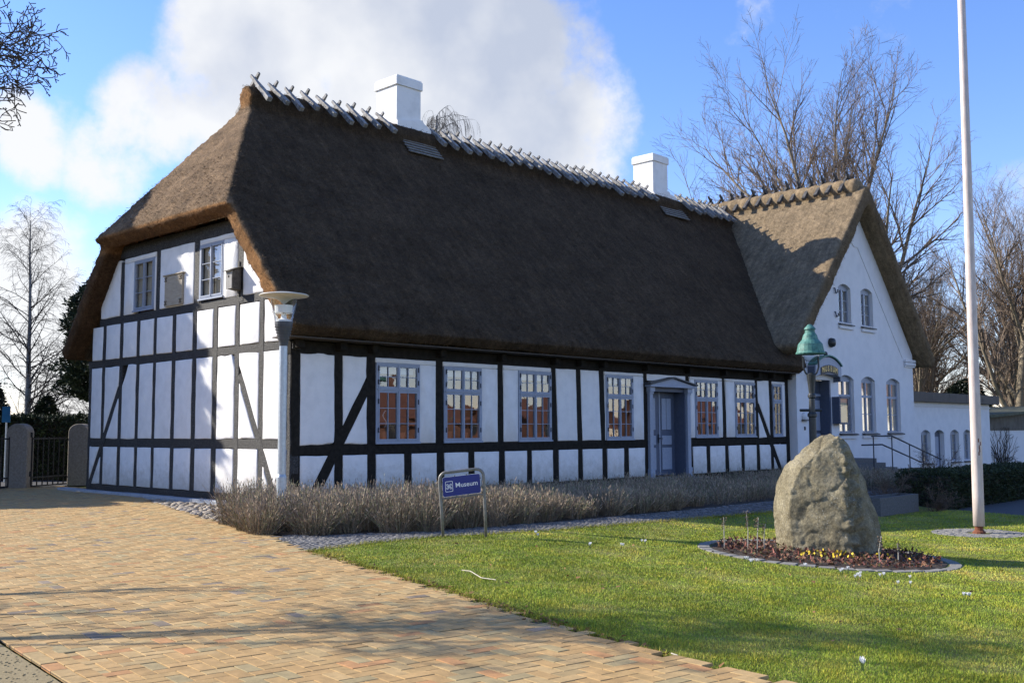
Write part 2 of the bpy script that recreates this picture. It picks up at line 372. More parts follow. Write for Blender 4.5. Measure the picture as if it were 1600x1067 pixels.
    r4 = ramp(nt, [(.45, (0, 0, 0)), (.6, (1, 1, 1))]); L(n4.outputs[0], r4.inputs[0])
    ml = N('ShaderNodeMath'); ml.operation = 'MULTIPLY'; L(rv.outputs[0], ml.inputs[0]); L(r4.outputs[0], ml.inputs[1])
    ng = N('ShaderNodeTexNoise'); ng.inputs['Scale'].default_value = 34; ng.inputs['Detail'].default_value = 8; ng.inputs['Roughness'].default_value = .8
    L(tc.outputs['Object'], ng.inputs['Vector'])
    rgn = ramp(nt, [(.32, (.5, .5, .5)), (.5, (1, 1, 1)), (.68, (1.6, 1.58, 1.5))]); L(ng.outputs[0], rgn.inputs[0])
    mg = N('ShaderNodeMix'); mg.data_type = 'RGBA'; mg.blend_type = 'MULTIPLY'; mg.inputs[0].default_value = 1
    L(r.outputs[0], mg.inputs[6]); L(rgn.outputs[0], mg.inputs[7])
    mx = N('ShaderNodeMix'); mx.data_type = 'RGBA'; L(ml.outputs[0], mx.inputs[0]); L(mg.outputs[2], mx.inputs[6]); mx.inputs[7].default_value = (.46, .44, .37, 1)
    L(mx.outputs[2], b.inputs['Base Color']); b.inputs['Roughness'].default_value = .9; b.inputs['Specular IOR Level'].default_value = .2
    n2 = N('ShaderNodeTexNoise'); n2.inputs['Scale'].default_value = 9; n2.inputs['Detail'].default_value = 10; n2.inputs['Roughness'].default_value = .72
    L(tc.outputs['Object'], n2.inputs['Vector'])
    bp = N('ShaderNodeBump'); bp.inputs['Strength'].default_value = .9; bp.inputs['Distance'].default_value = .04
    L(n2.outputs[0], bp.inputs['Height']); L(bp.outputs[0], b.inputs['Normal'])


make_mats()


# ------------------------------------------------------------------ mesh helpers
class MB:
    """collects geometry for ONE mesh object"""
    def __init__(s):
        s.v, s.f = [], []

    def add(s, vs, fs):
        o = len(s.v)
        s.v += [tuple(p) for p in vs]
        s.f += [tuple(i + o for i in f) for f in fs]

    def box(s, a, b):
        x0, y0, z0 = a; x1, y1, z1 = b
        s.add([(x0, y0, z0), (x1, y0, z0), (x1, y1, z0), (x0, y1, z0), (x0, y0, z1), (x1, y0, z1), (x1, y1, z1), (x0, y1, z1)],
              [(0, 3, 2, 1), (4, 5, 6, 7), (0, 1, 5, 4), (1, 2, 6, 5), (2, 3, 7, 6), (3, 0, 4, 7)])

    def prism(s, poly, off):
        """poly: list of 3d points, off: vector"""
        n = len(poly); off = Vector(off)
        vs = [Vector(p) for p in poly] + [Vector(p) + off for p in poly]
        s.add(vs, [tuple(range(n)), tuple(range(2 * n - 1, n - 1, -1))] + [(i, n + i, n + (i + 1) % n, (i + 1) % n) for i in range(n)])

    def tube(s, pts, rad, n=6, cap=True):
        pts = [Vector(p) for p in pts]
        k = len(pts)
        rads = rad if hasattr(rad, '__len__') else [rad] * k
        o = len(s.v)
        t0 = (pts[1] - pts[0]).normalized()
        ref = Vector((0, 0, 1)) if abs(t0.z) < .9 else Vector((1, 0, 0))
        u = t0.cross(ref).normalized()
        for i in range(k):
            t = (pts[min(i + 1, k - 1)] - pts[max(i - 1, 0)])
            if t.length < 1e-9:
                t = t0
            t.normalize()
            u = (u - t * u.dot(t))
            if u.length < 1e-6:
                u = t.orthogonal()
            u.normalize()
            w = t.cross(u)
            for j in range(n):
                a = 2 * PI * j / n
                s.v.append(tuple(pts[i] + (u * math.cos(a) + w * math.sin(a)) * rads[i]))
        for i in range(k - 1):
            for j in range(n):
                a = o + i * n + j; b = o + i * n + (j + 1) % n
                s.f.append((a, b, b + n, a + n))
        if cap:
            s.f.append(tuple(o + j for j in range(n - 1, -1, -1)))
            s.f.append(tuple(o + (k - 1) * n + j for j in range(n)))

    def lathe(s, prof, n=16, c=(0, 0, 0)):
        """prof: list of (r,z)"""
        o = len(s.v)
        for r, z in prof:
            for j in range(n):
                a = 2 * PI * j / n
                s.v.append((c[0] + r * math.cos(a), c[1] + r * math.sin(a), c[2] + z))
        k = len(prof)
        for i in range(k - 1):
            for j in range(n):
                a = o + i * n + j; b = o + i * n + (j + 1) % n
                s.f.append((a, b, b + n, a + n))
        s.f.append(tuple(o + j for j in range(n - 1, -1, -1)))
        s.f.append(tuple(o + (k - 1) * n + j for j in range(n)))

    def mesh(s, name, fix=True, smooth=False, bevel=0):
        me = bpy.data.meshes.new(name)
        me.from_pydata(s.v, [], s.f)
        if fix or bevel:
            bm = bmesh.new(); bm.from_mesh(me)
            if bevel:
                bmesh.ops.bevel(bm, geom=bm.edges[:], offset=bevel, segments=1, affect='EDGES')
            bmesh.ops.recalc_face_normals(bm, faces=bm.faces)
            bm.to_mesh(me); bm.free()
        if smooth:
            me.polygons.foreach_set('use_smooth', [True] * len(me.polygons))
        me.update()
        return me

    def build(s, name, mat, parent=None, **k):
        return obj(name, s.mesh(name, **k), mat, parent)


def obj(name, me, mat, parent=None, loc=None, rot=None):
    o = bpy.data.objects.new(name, me)
    if mat and me is not None and not me.materials:
        me.materials.append(MATS[mat])
    C.objects.link(o)
    if parent:
        o.parent = parent
    if loc is not None:
        o.location = loc
    if rot is not None:
        o.rotation_euler = rot
    return o


def tag(o, label=None, cat=None, group=None, kind=None):
    if label: o['label'] = label
    if cat: o['category'] = cat
    if group: o['group'] = group
    if kind: o['kind'] = kind
    return o


def empty(name, loc, label=None, cat=None, group=None, rz=0):
    o = bpy.data.objects.new(name, None)
    o.empty_display_size = .2
    C.objects.link(o)
    o.location = loc; o.rotation_euler = (0, 0, rz)
    return tag(o, label, cat, group)


def copy_tree(o, parent=None):
    c = o.copy(); C.objects.link(c); c.parent = parent
    for ch in list(o.children):
        copy_tree(ch, c)
    return c


def np_mesh(name, V, Fc, tint=None, smooth=False):
    """V (n,3) ; Fc (m,k) ; tint per vertex rgb (n,3)"""
    me = bpy.data.meshes.new(name)
    V = np.ascontiguousarray(V, dtype=np.float32); Fc = np.ascontiguousarray(Fc, dtype=np.int32)
    m, k = Fc.shape
    me.vertices.add(len(V)); me.vertices.foreach_set('co', V.ravel())
    me.loops.add(m * k); me.loops.foreach_set('vertex_index', Fc.ravel())
    me.polygons.add(m)
    me.polygons.foreach_set('loop_start', np.arange(0, m * k, k, dtype=np.int32))
    me.update(calc_edges=True)
    me.polygons.foreach_set('use_smooth', np.full(m, bool(smooth)))
    if tint is not None:
        a = me.color_attributes.new('tint', 'FLOAT_COLOR', 'POINT')
        t = np.ones((len(V), 4), dtype=np.float32); t[:, :3] = tint
        a.data.foreach_set('color', t.ravel())
    return me


def const_tint(me, col, name='tint'):
    a = me.color_attributes.new(name, 'FLOAT_COLOR', 'POINT')
    t = np.ones((len(me.vertices), 4), dtype=np.float32); t[:, :3] = col
    a.data.foreach_set('color', t.ravel())


def blades(P, D, Lg, W, tint, side=None, tipw=0.0):
    """thin quads (root, tip): P roots (n,3), D unit dirs, Lg lengths, W widths -> V,F,T"""
    n = len(P)
    if side is None:
        rnd = RNG.normal(size=(n, 3))
        side = np.cross(D, rnd)
    side /= np.linalg.norm(side, axis=1, keepdims=True) + 1e-9
    tip = P + D * Lg[:, None]
    w = W[:, None] * .5
    if tipw == 0:
        V = np.stack([P - side * w, P + side * w, tip], 1).reshape(-1, 3)
        Fc = np.arange(3 * n).reshape(n, 3); T = np.repeat(tint, 3, 0)
    else:
        V = np.stack([P - side * w, P + side * w, tip + side * w * tipw, tip - side * w * tipw], 1).reshape(-1, 3)
        Fc = np.arange(4 * n).reshape(n, 4); T = np.repeat(tint, 4, 0)
    return V, Fc, T


def inside(poly, X, Y):
    r = np.zeros(X.shape, dtype=bool)
    n = len(poly)
    for i in range(n):
        x0, y0 = poly[i]; x1, y1 = poly[(i + 1) % n]
        if y0 == y1:
            continue
        c = ((y0 > Y) != (y1 > Y)) & (X < (x1 - x0) * (Y - y0) / (y1 - y0) + x0)
        r ^= c
    return r


# ------------------------------------------------------------------ the setting
def sstep(t):
    t = np.clip(t, 0, 1)
    return t * t * (3 - 2 * t)


def tz(x, y):
    """the lawn falls gently away from the house and the drive"""
    s_ = (x - CAM.x) * R0.x + (y - CAM.y) * R0.y
    return -.052 * np.minimum(np.clip(s_ - .3, 0, 9), 6.5) * sstep((-5.7 - y) / 2.6)


def sheet(name, poly, z, mat, kind='structure', res=.5):
    """sheet that follows the terrain inside a 2d polygon"""
    pa = np.array(poly)
    gx, gy = np.meshgrid(np.arange(pa[:, 0].min() + .13, pa[:, 0].max(), res), np.arange(pa[:, 1].min() + .13, pa[:, 1].max(), res))
    gx, gy = gx.ravel(), gy.ravel(); k = inside(poly, gx, gy)
    edge = []
    for (x0, y0), (x1, y1) in zip(poly, poly[1:] + poly[:1]):
        m = max(1, int(math.hypot(x1 - x0, y1 - y0) / res))
        edge += [(x0 + (x1 - x0) * i / m, y0 + (y1 - y0) * i / m) for i in range(m)]
    pts = [Vector(p) for p in edge] + [Vector((float(a), float(b))) for a, b in zip(gx[k], gy[k])]
    out = delaunay_2d_cdt(pts, [], [list(range(len(edge)))], 1, 1e-5)
    vs, fs = out[0], out[2]
    me = bpy.data.meshes.new(name)
    me.from_pydata([(v.x, v.y, z + float(tz(v.x, v.y))) for v in vs], [], [tuple(f) for f in fs])
    bm = bmesh.new(); bm.from_mesh(me)
    for f in bm.faces:
        if f.normal.z < 0:
            f.normal_flip()
    bm.to_mesh(me); bm.free()
    o = obj(name, me, mat)
    if kind:
        o['kind'] = kind
    return o


def gz(x, y):
    """the ground falls away beyond the gabled wing"""
    t = min(max((x - 24) / 9, 0), 1); t = t * t * (3 - 2 * t)
    u = min(max((y + 14) / 8, 0), 1)
    return -.9 * t * u


def build_ground():
    xs = sorted(set([-600, -300, -150, -80, -50] + [x for x in range(-40, 81, 1)] + [100, 150, 300, 600]))
    ys = sorted(set([-600, -300, -150, -80, -50] + [x for x in range(-40, 81, 1)] + [100, 150, 300, 600]))
    vs = [(x, y, -.09 + gz(x, y) + float(tz(x, y))) for y in ys for x in xs]
    nx = len(xs)
    fs = [(j * nx + i, j * nx + i + 1, (j + 1) * nx + i + 1, (j + 1) * nx + i) for j in range(len(ys) - 1) for i in range(nx - 1)]
    me = bpy.data.meshes.new('ground'); me.from_pydata(vs, [], fs)
    obj('ground', me, 'meadow')['kind'] = 'structure'


build_ground()

PAVE = [(.6, 12.4), (.5, 9.5), (-.5, 5.3), (-1.25, 3.0), (-2, .55), (-2.6, -1.4), (-3, -2.8), (-3.4, -4.5), (-4.25, -6.75), (-4.9, -9.1), (-5.42, -10.85),
        (-5.87, -12.3), (-6.15, -13.5), (-6.38, -14.84), (-6.9, -19), (-9.9, -19), (-9.42, -11.56), (-9.2, -9.83), (-8.75, -6), (-7.9, 3), (-6.6, 12.4)]
LAWN = [(-4.22, -6.68), (-3, -6.52), (-2, -6.55), (-1.1, -6.88), (0, -7.1), (12.65, -7.0), (12.6, -8.72), (12.0, -10.4), (11.8, -19), (-6.86, -19), (-6.34, -14.84), (-6.11, -13.5),
        (-5.83, -12.3), (-5.38, -10.85), (-4.86, -9.1)]
BED = [(-3.4, -4.0), (-3.0, -5.1), (-2.2, -5.4), (-1.4, -5.8), (0, -6.0), (1, -6.25), (20.3, -6.1), (20.3, .1), (-.28, .1), (-.34, -.4), (-1.55, -.6), (-2.8, -2.4)]
PATH = [(-4.25, -6.75), (-3.42, -4.55), (-3.38, -4.0), (-2.98, -5.1), (-2.2, -5.4), (-1.4, -5.8), (0, -6.0), (1, -6.25), (20.3, -6.1), (20.3, -.4), (30, -.4), (30, -2.0), (22, -2.2), (21.8, -7.0), (12.65, -7.0), (0, -7.1), (-1.1, -6.88), (-2, -6.55), (-3, -6.52), (-4.22, -6.68)]
COB = [(.45, 9.5), (-.5, 5.3), (-1.25, 3.0), (-2, .55), (-2.6, -1.4), (-3, -2.8), (-3.4, -4.45), (-3.4, -4.0), (-2.8, -2.4), (-1.55, -.6), (-.34, -.4), (-.34, 9.5)]

pavement = sheet('pavement', PAVE, -.0085, 'sand_joint')
lawn = sheet('lawn', LAWN, -.012, 'turf')
bed = sheet('flower_bed', BED, -.008, 'soil')
path = sheet('sett_path', PATH, -.024, 'soil')
cob = sheet('cobbled_verge', COB, -.030, 'cobble_bed')
sheet('gravel_patch', [(-9.45, -11.56), (-9.23, -9.83), (-8.78, -6), (-7.93, 3), (-6.63, 12.4), (-20, 12.4), (-20, -19), (-9.93, -19)], -.006, 'gravel_patch')
sheet('side_road', [(11.85, -19), (12.05, -10.4), (12.65, -8.72), (12.65, -7.05), (40, -7.05), (40, -19)], -.018, 'asphalt')
sheet('back_yard', [(-10, 13.1), (2, 13.1), (3, 40), (-10, 40)], -.020, 'asphalt')


def brick_tint(n):
    b = np.array([[.425, .283, .122], [.445, .29, .125], [.405, .262, .112], [.39, .28, .132], [.455, .315, .145]])
    t = b[RNG.integers(0, 5, n)] * RNG.uniform(.9, 1.06, (n, 1))
    k = RNG.random(n)
    t[k < .03] = np.array([.41, .22, .095]) * RNG.uniform(.85, 1.1, ((k < .03).sum(), 1))
    s = (k > .05) & (k < .085)
    t[s] = np.array([.25, .20, .145]) * RNG.uniform(.8, 1.15, (s.sum(), 1))
    s = (k > .10) & (k < .17)
    t[s] = np.array([.35, .275, .14]) * RNG.uniform(.9, 1.1, (s.sum(), 1))
    return t


BW = .115
PATCH_ANG = R(-8)


def brick_verts(lx, ly, bev=.003, gap=.0055, h=.022):
    hx, hy = lx / 2 - gap / 2, ly / 2 - gap / 2
    v = []
    for z, ins in ((0, bev), (-bev, 0), (-h, 0)):
        v += [(-hx + ins, -hy + ins, z), (hx - ins, -hy + ins, z), (hx - ins, hy - ins, z), (-hx + ins, hy - ins, z)]
    f = [(0, 1, 2, 3)]
    for a in (0, 4):
        for j in range(4):
            f.append((a + j, a + 4 + j, a + 4 + (j + 1) % 4, a + (j + 1) % 4))
    return np.array(v), np.array(f)


def build_bricks():
    ca, sa = math.cos(PATCH_ANG), math.sin(PATCH_ANG)
    ox, oy = -9.3, -12.0
    rng = range(-110, 260)
    cells = []
    I, J = np.meshgrid(np.arange(-120, 140), np.arange(-80, 240))
    I = I.ravel(); J = J.ravel()
    c = (I - J) % 4
    # horizontal bricks start at class 0, vertical ones at class 3
    hsel, vsel = c == 0, c == 3
    cx = np.concatenate([I[hsel] + 1.0, I[vsel] + .5]) * BW
    cy = np.concatenate([J[hsel] + .5, J[vsel] + 1.0]) * BW
    rot = np.concatenate([np.zeros(hsel.sum()), np.ones(vsel.sum())])
    X = ox + cx * ca - cy * sa; Y = oy + cx * sa + cy * ca
    inner = np.array(PAVE)
    ok = inside(PAVE, X, Y)
    # keep clear of the straight border course along the gravel
    def edge_x(y):
        return np.interp(y, [-19, -11.56, -9.83, -6, 3, 12.4], [-9.9, -9.42, -9.2, -8.75, -7.9, -6.6])
    ok &= X > edge_x(Y) + .255
    cut = inside(PAVE, X, Y) & ~ok
    X0, Y0, r0 = X[cut], Y[cut], rot[cut]
    hx_, hy_ = [], []
    for sg in (-.5, .5):
        dx_ = np.where(r0 > .5, 0, sg * BW); dy_ = np.where(r0 > .5, sg * BW, 0)
        qx = X0 + dx_ * ca - dy_ * sa; qy = Y0 + dx_ * sa + dy_ * ca
        k_ = qx > edge_x(qy) + .292
        hx_.append(qx[k_]); hy_.append(qy[k_])
    hx_ = np.concatenate(hx_); hy_ = np.concatenate(hy_)
    X, Y, rot = X[ok], Y[ok], rot[ok]
    ang = PATCH_ANG + rot * PI / 2
    # border course
    by = np.arange(-18.9, 12.2, .232)
    bx = edge_x(by) + .062
    ba = np.arctan2(np.gradient(by), np.gradient(bx))
    by2 = by + .1
    bx2 = edge_x(by2) + .062 + .118
    X = np.concatenate([X, bx, bx2]); Y = np.concatenate([Y, by, by2]); ang = np.concatenate([ang, ba, ba])
    n = len(X)
    ang = ang + RNG.normal(0, .006, n)
    Z = RNG.normal(0, .0014, n)
    T = brick_tint(n)
    # 300 that show largest: nearest ones in view
    dx, dy = X - CAM.x, Y - CAM.y
    depth = dx * F0.x + dy * F0.y; lat = dx * R0.x + dy * R0.y
    vis = (depth > 6.15) & (np.abs(lat / depth) < .50)
    order = np.argsort(np.where(vis, depth, 1e6))
    near = order[:300]
    far = order[300:]
    bv, bf = brick_verts(.23, .115)
    # individual bricks share mesh data in 24 tints
    base = []
    tt = brick_tint(24)
    for k in range(24):
        me = np_mesh('brick', bv, bf, np.repeat(tt[k][None], len(bv), 0)); base.append(me)
    for i in near:
        o = obj('brick', base[int(RNG.integers(24))], 'clinker', pavement, (X[i], Y[i], float(Z[i])), (float(RNG.normal(0, .004)), float(RNG.normal(0, .004)), ang[i]))
    ci, si = np.cos(ang[far]), np.sin(ang[far])
    P = bv[None, :8, :]
    vx = P[..., 0] * ci[:, None] - P[..., 1] * si[:, None] + X[far][:, None]
    vy = P[..., 0] * si[:, None] + P[..., 1] * ci[:, None] + Y[far][:, None]
    vz = P[..., 2] * 1.6 + Z[far][:, None] + .0
    V = np.stack([vx, vy, vz], -1).reshape(-1, 3)
    Fc = (np.arange(len(far))[:, None, None] * 8 + bf[None, :5, :]).reshape(-1, 4)
    hv, hf = brick_verts(.115, .115)
    m_ = len(hx_)
    vx = hv[None, :8, 0] * ca - hv[None, :8, 1] * sa + hx_[:, None]; vy = hv[None, :8, 0] * sa + hv[None, :8, 1] * ca + hy_[:, None]
    V2 = np.stack([vx, vy, np.broadcast_to(hv[None, :8, 2], vx.shape)], -1).reshape(-1, 3)
    F2 = (np.arange(m_)[:, None, None] * 8 + hf[None, :5, :]).reshape(-1, 4) + len(V)
    T = np.concatenate([T[far], brick_tint(m_)]); V = np.concatenate([V, V2]); Fc = np.concatenate([Fc, F2])
    # narrow cut strip between herringbone and border course
    T = np.repeat(T, 8, 0)
    sy = np.arange(-18.9, 12.2, .118); sx = edge_x(sy)
    q = np.stack([np.stack([sx + .236, sy + .003], 1), np.stack([sx + .345, sy + .003], 1), np.stack([edge_x(sy + .115) + .345, sy + .115], 1), np.stack([edge_x(sy + .115) + .236, sy + .115], 1)], 1)
    V3 = np.concatenate([q, np.full(q.shape[:2] + (1,), -.0055)], 2).reshape(-1, 3)
    F3 = np.arange(len(V3)).reshape(-1, 4) + len(V)
    T = np.concatenate([T, np.repeat(brick_tint(len(sy)), 4, 0)]); V = np.concatenate([V, V3]); Fc = np.concatenate([Fc, F3])
    me = np_mesh('paving_bricks', V, Fc, T)
    o = obj('paving_bricks', me, 'clinker', pavement); o['kind'] = 'stuff'


build_bricks()


def build_setts():
    """segmental arcs of small granite setts in the garden path"""
    V, Fc, T = [], [], []
    S = .105
    x = -4.6
    k = 0
    while x < 16:
        for j in range(34):
            y = -7.3 + j * .078 + random.uniform(-.006, .006)
            xx = x + .09 * abs(((j * .078) % .62) / .31 - 1) + random.uniform(-.008, .008)
            V_ = (xx, y)
            if inside(PATH, np.array([xx]), np.array([y]))[0]:
                h = random.uniform(-.006, .004) + float(tz(xx, y))
                w, l = .034 * random.uniform(.85, 1.05), .046 * random.uniform(.85, 1.05)
                o = len(V)
                V += [(xx - l * .8, y - w * .8, h), (xx + l * .8, y - w * .8, h), (xx + l * .8, y + w * .8, h), (xx - l * .8, y + w * .8, h),
                      (xx - l, y - w, h - .014), (xx + l, y - w, h - .014), (xx + l, y + w, h - .014), (xx - l, y + w, h - .014)]
                Fc += [(o, o + 1, o + 2, o + 3)] + [(o + a, o + 4 + a, o + 4 + (a + 1) % 4, o + (a + 1) % 4) for a in range(4)]
                t = random.uniform(.65, 1.25)
                T += [(t, t, t * 1.02)] * 8
        x += S
    me = np_mesh('granite_setts', np.array(V), np.array(Fc), np.array(T))
    o = obj('granite_setts', me, 'sett', path); o['kind'] = 'stuff'


build_setts()


def pebble_mesh(name, sub=1, sx=1, sy=1, sz=.5, jit=.12, seed=0):
    rr = random.Random(seed)
    bm = bmesh.new()
    bmesh.ops.create_icosphere(bm, subdivisions=sub, radius=1)
    for v in bm.verts:
        s = 1 + rr.uniform(-jit, jit)
        v.co = Vector((v.co.x * sx * s, v.co.y * sy * s, v.co.z * sz * s))
    me = bpy.data.meshes.new(name); bm.to_mesh(me); bm.free()
    me.polygons.foreach_set('use_smooth', [True] * len(me.polygons))
    return me


def build_cobbles():
    kinds = [pebble_mesh('cobblestone', 1, 1, .7, .5, .15, s) for s in range(8)]
    pts = []
    y = -4.4
    while y < 9.4:
        x = -3.5
        while x < .5:
            px, py = x + random.uniform(-.05, .05), y + random.uniform(-.05, .05)
            if inside(COB, np.array([px]), np.array([py]))[0] and px < -.42:
                pts.append((px, py))
            x += .205
        y += .185
    pts.sort(key=lambda p: (p[0] - CAM.x) ** 2 + (p[1] - CAM.y) ** 2)
    rest = MB()
    for i, (px, py) in enumerate(pts):
        s = random.uniform(.07, .115)
        if i < 300:
            o = obj('cobblestone', random.choice(kinds), 'cobble', cob, (px, py, -.022), (random.uniform(-.15, .15), random.uniform(-.15, .15), random.uniform(0, 6.28)))
            o.scale = (s, s, s * .75)
        else:
            me = random.choice(kinds)
            rest.add([(px + v.co.x * s, py + v.co.y * s, -.022 + v.co.z * s * .7) for v in me.vertices], [tuple(p.vertices) for p in me.polygons])
    if rest.v:
        rest.build('cobblestones', 'cobble', cob, fix=False, smooth=True)['kind'] = 'stuff'


build_cobbles()

# granite kerb along the gable, laid as separate lengths
for k, y0 in enumerate(np.arange(-.3, 9.3, 1.2)):
    b = MB(); b.box((-.36, y0 + .006, -.04), (-.12, y0 + 1.194, .055 + .004 * (k % 3)))
    o = b.build('kerb_stone', 'kerb_stone', cob, bevel=.015)


def build_grass():
    N = 480000
    # sample by distance so that the density on screen stays even
    X = RNG.uniform(-7, 12.7, 3600000); Y = RNG.uniform(-19, -6.4, 3600000)
    d2 = (X - CAM.x) ** 2 + (Y - CAM.y) ** 2
    keep = RNG.random(len(X)) < np.clip(52.0 / d2, 0, 1) * .9
    X, Y = X[keep], Y[keep]
    dx, dy = X - CAM.x, Y - CAM.y
    dep = dx * F0.x + dy * F0.y; lat = dx * R0.x + dy * R0.y
    ok = inside(LAWN, X, Y) & (dep > 5.5) & (np.abs(lat) < dep * .56 + 1)
    # not inside the planted ring or the flagpole ring
    e1 = ((X - RING[0]) ** 2 + (Y - RING[1]) ** 2) > RING[2] ** 2
    e2 = ((X - POLE[0]) ** 2 + (Y - POLE[1]) ** 2) > .82 ** 2
    ok &= e1 & e2
    X, Y = X[ok], Y[ok]
    if len(X) > N:
        s = RNG.choice(len(X), N, replace=False); X, Y = X[s], Y[s]
    n = len(X)
    dist = np.sqrt((X - CAM.x) ** 2 + (Y - CAM.y) ** 2)
    P = np.stack([X, Y, tz(X, Y) - .014], 1)
    a = RNG.uniform(0, 2 * PI, n); t = RNG.uniform(0, 1.15, n)
    D = np.stack([np.sin(t) * np.cos(a), np.sin(t) * np.sin(a), np.cos(t)], 1)
    # patchiness
    f = np.sin(X * 1.7 + 1.3 * np.sin(Y * 1.1)) * np.sin(Y * 1.9 + np.sin(X * .8)) * .5 + .5
    f2 = np.sin(X * 6.1 + 2 * np.sin(Y * 4.1)) * np.sin(Y * 5.3 + X) * .5 + .5
    L = RNG.uniform(.014, .032, n) * (.7 + .6 * f2)
    W = RNG.uniform(.004, .007, n) * np.clip(dist / 9, .8, 2.2)
    g = RNG.uniform(.5, 1.4, (n, 1)) * np.ones((n, 3))
    dry = (RNG.random(n) < .14 + .22 * f * f2)
    g[dry] *= np.array([1.45, 1.08, 1.25])
    g *= (.86 + .28 * f)[:, None]
    g[:, 0] *= (.9 + .2 * f2)
    V, Fc, T = blades(P, D, L, W, g)
    me = np_mesh('grass', V, Fc, T)
    o = obj('grass', me, 'grass'); tag(o, 'short mown green grass of the museum lawn', 'grass', kind='stuff')
    # ragged longer fringe along the paving edge
    ex = [p for p in LAWN[9:]] + [LAWN[0], LAWN[1], LAWN[2], LAWN[3], LAWN[4], LAWN[5]]
    PP = []
    for (x0, y0), (x1, y1) in zip(ex[:-1], ex[1:]):
        l = math.hypot(x1 - x0, y1 - y0); k = int(l * 420)
        tt = RNG.random(k)
        PP.append(np.stack([x0 + (x1 - x0) * tt, y0 + (y1 - y0) * tt], 1) + RNG.normal(0, .055, (k, 2)))
    PP = np.concatenate(PP); n = len(PP)
    P = np.stack([PP[:, 0], PP[:, 1], tz(PP[:, 0], PP[:, 1]) - .014], 1)
    a = RNG.uniform(0, 2 * PI, n); t = RNG.uniform(.2, 1.2, n)
    D = np.stack([np.sin(t) * np.cos(a), np.sin(t) * np.sin(a), np.cos(t)], 1)
    g = RNG.uniform(.55, 1.15, (n, 1)) * np.array([[1.25, .95, .95]])
    V, Fc, T = blades(P, D, RNG.uniform(.03, .075, n), RNG.uniform(.005, .009, n), g)
    o = obj('edge_grass', np_mesh('edge_grass', V, Fc, T), 'grass')
    tag(o, 'ragged yellowish grass fringe along the paving edge', 'grass', kind='stuff')


RING = (1.62, -10.95, 1.80)
POLE = (7.39, -11.0)
build_grass()


# ------------------------------------------------------------------ half-timbered house
house = empty('half_timbered_house', (0, 0, 0), 'long black and white half-timbered house with half-hipped thatched roof', 'house')


def front_map(u, z, d):
    return (u, -d, z)


def gable_map(u, z, d):
    return (-d, u, z)


def timber(mp, name, p0, p1, w, d=0.0, parent=house, mat='tar_front', back=-.20, jit=.006):
    """a hewn timber in the wall plane from p0 to p1 (u,z), width w"""
    a, b = Vector(p0), Vector(p1)
    t = b - a; L = t.length; t.normalize(); n = Vector((-t.y, t.x))
    k = max(2, int(L / .35))
    B = MB()
    rows = []
    for i in range(k + 1):
        c = a + t * (L * i / k)
        e = [random.uniform(-jit, jit) for _ in range(3)]
        l = c + n * (w / 2 + e[0]); r = c - n * (w / 2 + e[1])
        rows.append([mp(l.x, l.y, d - .008), mp(l.x - n.x * .012, l.y - n.y * .012, d + e[2] * .3), mp(r.x + n.x * .012, r.y + n.y * .012, d + e[2] * .3),
                     mp(r.x, r.y, d - .008), mp(r.x, r.y, back), mp(l.x, l.y, back)])
    V = [p for r in rows for p in r]
    Fc = []
    for i in range(k):
        for j in range(6):
            q = i * 6 + j; q2 = i * 6 + (j + 1) % 6
            Fc.append((q, q2, q2 + 6, q + 6))
    Fc.append((5, 4, 3, 2, 1, 0)); o = k * 6; Fc.append(tuple(o + j for j in range(6)))
    B.add(V, Fc)
    return B.build(name, mat, parent)


def clip(poly, n, c):
    """keep the side n.p <= c of a convex polygon"""
    out = []
    for i in range(len(poly)):
        p, q = poly[i], poly[(i + 1) % len(poly)]
        dp, dq = n[0] * p[0] + n[1] * p[1] - c, n[0] * q[0] + n[1] * q[1] - c
        if dp <= 0:
            out.append(p)
        if (dp < 0 < dq) or (dq < 0 < dp):
            t = dp / (dp - dq)
            out.append((p[0] + (q[0] - p[0]) * t, p[1] + (q[1] - p[1]) * t))
    return out


def area(poly):
    return abs(sum(poly[i][0] * poly[(i + 1) % len(poly)][1] - poly[(i + 1) % len(poly)][0] * poly[i][1] for i in range(len(poly)))) / 2


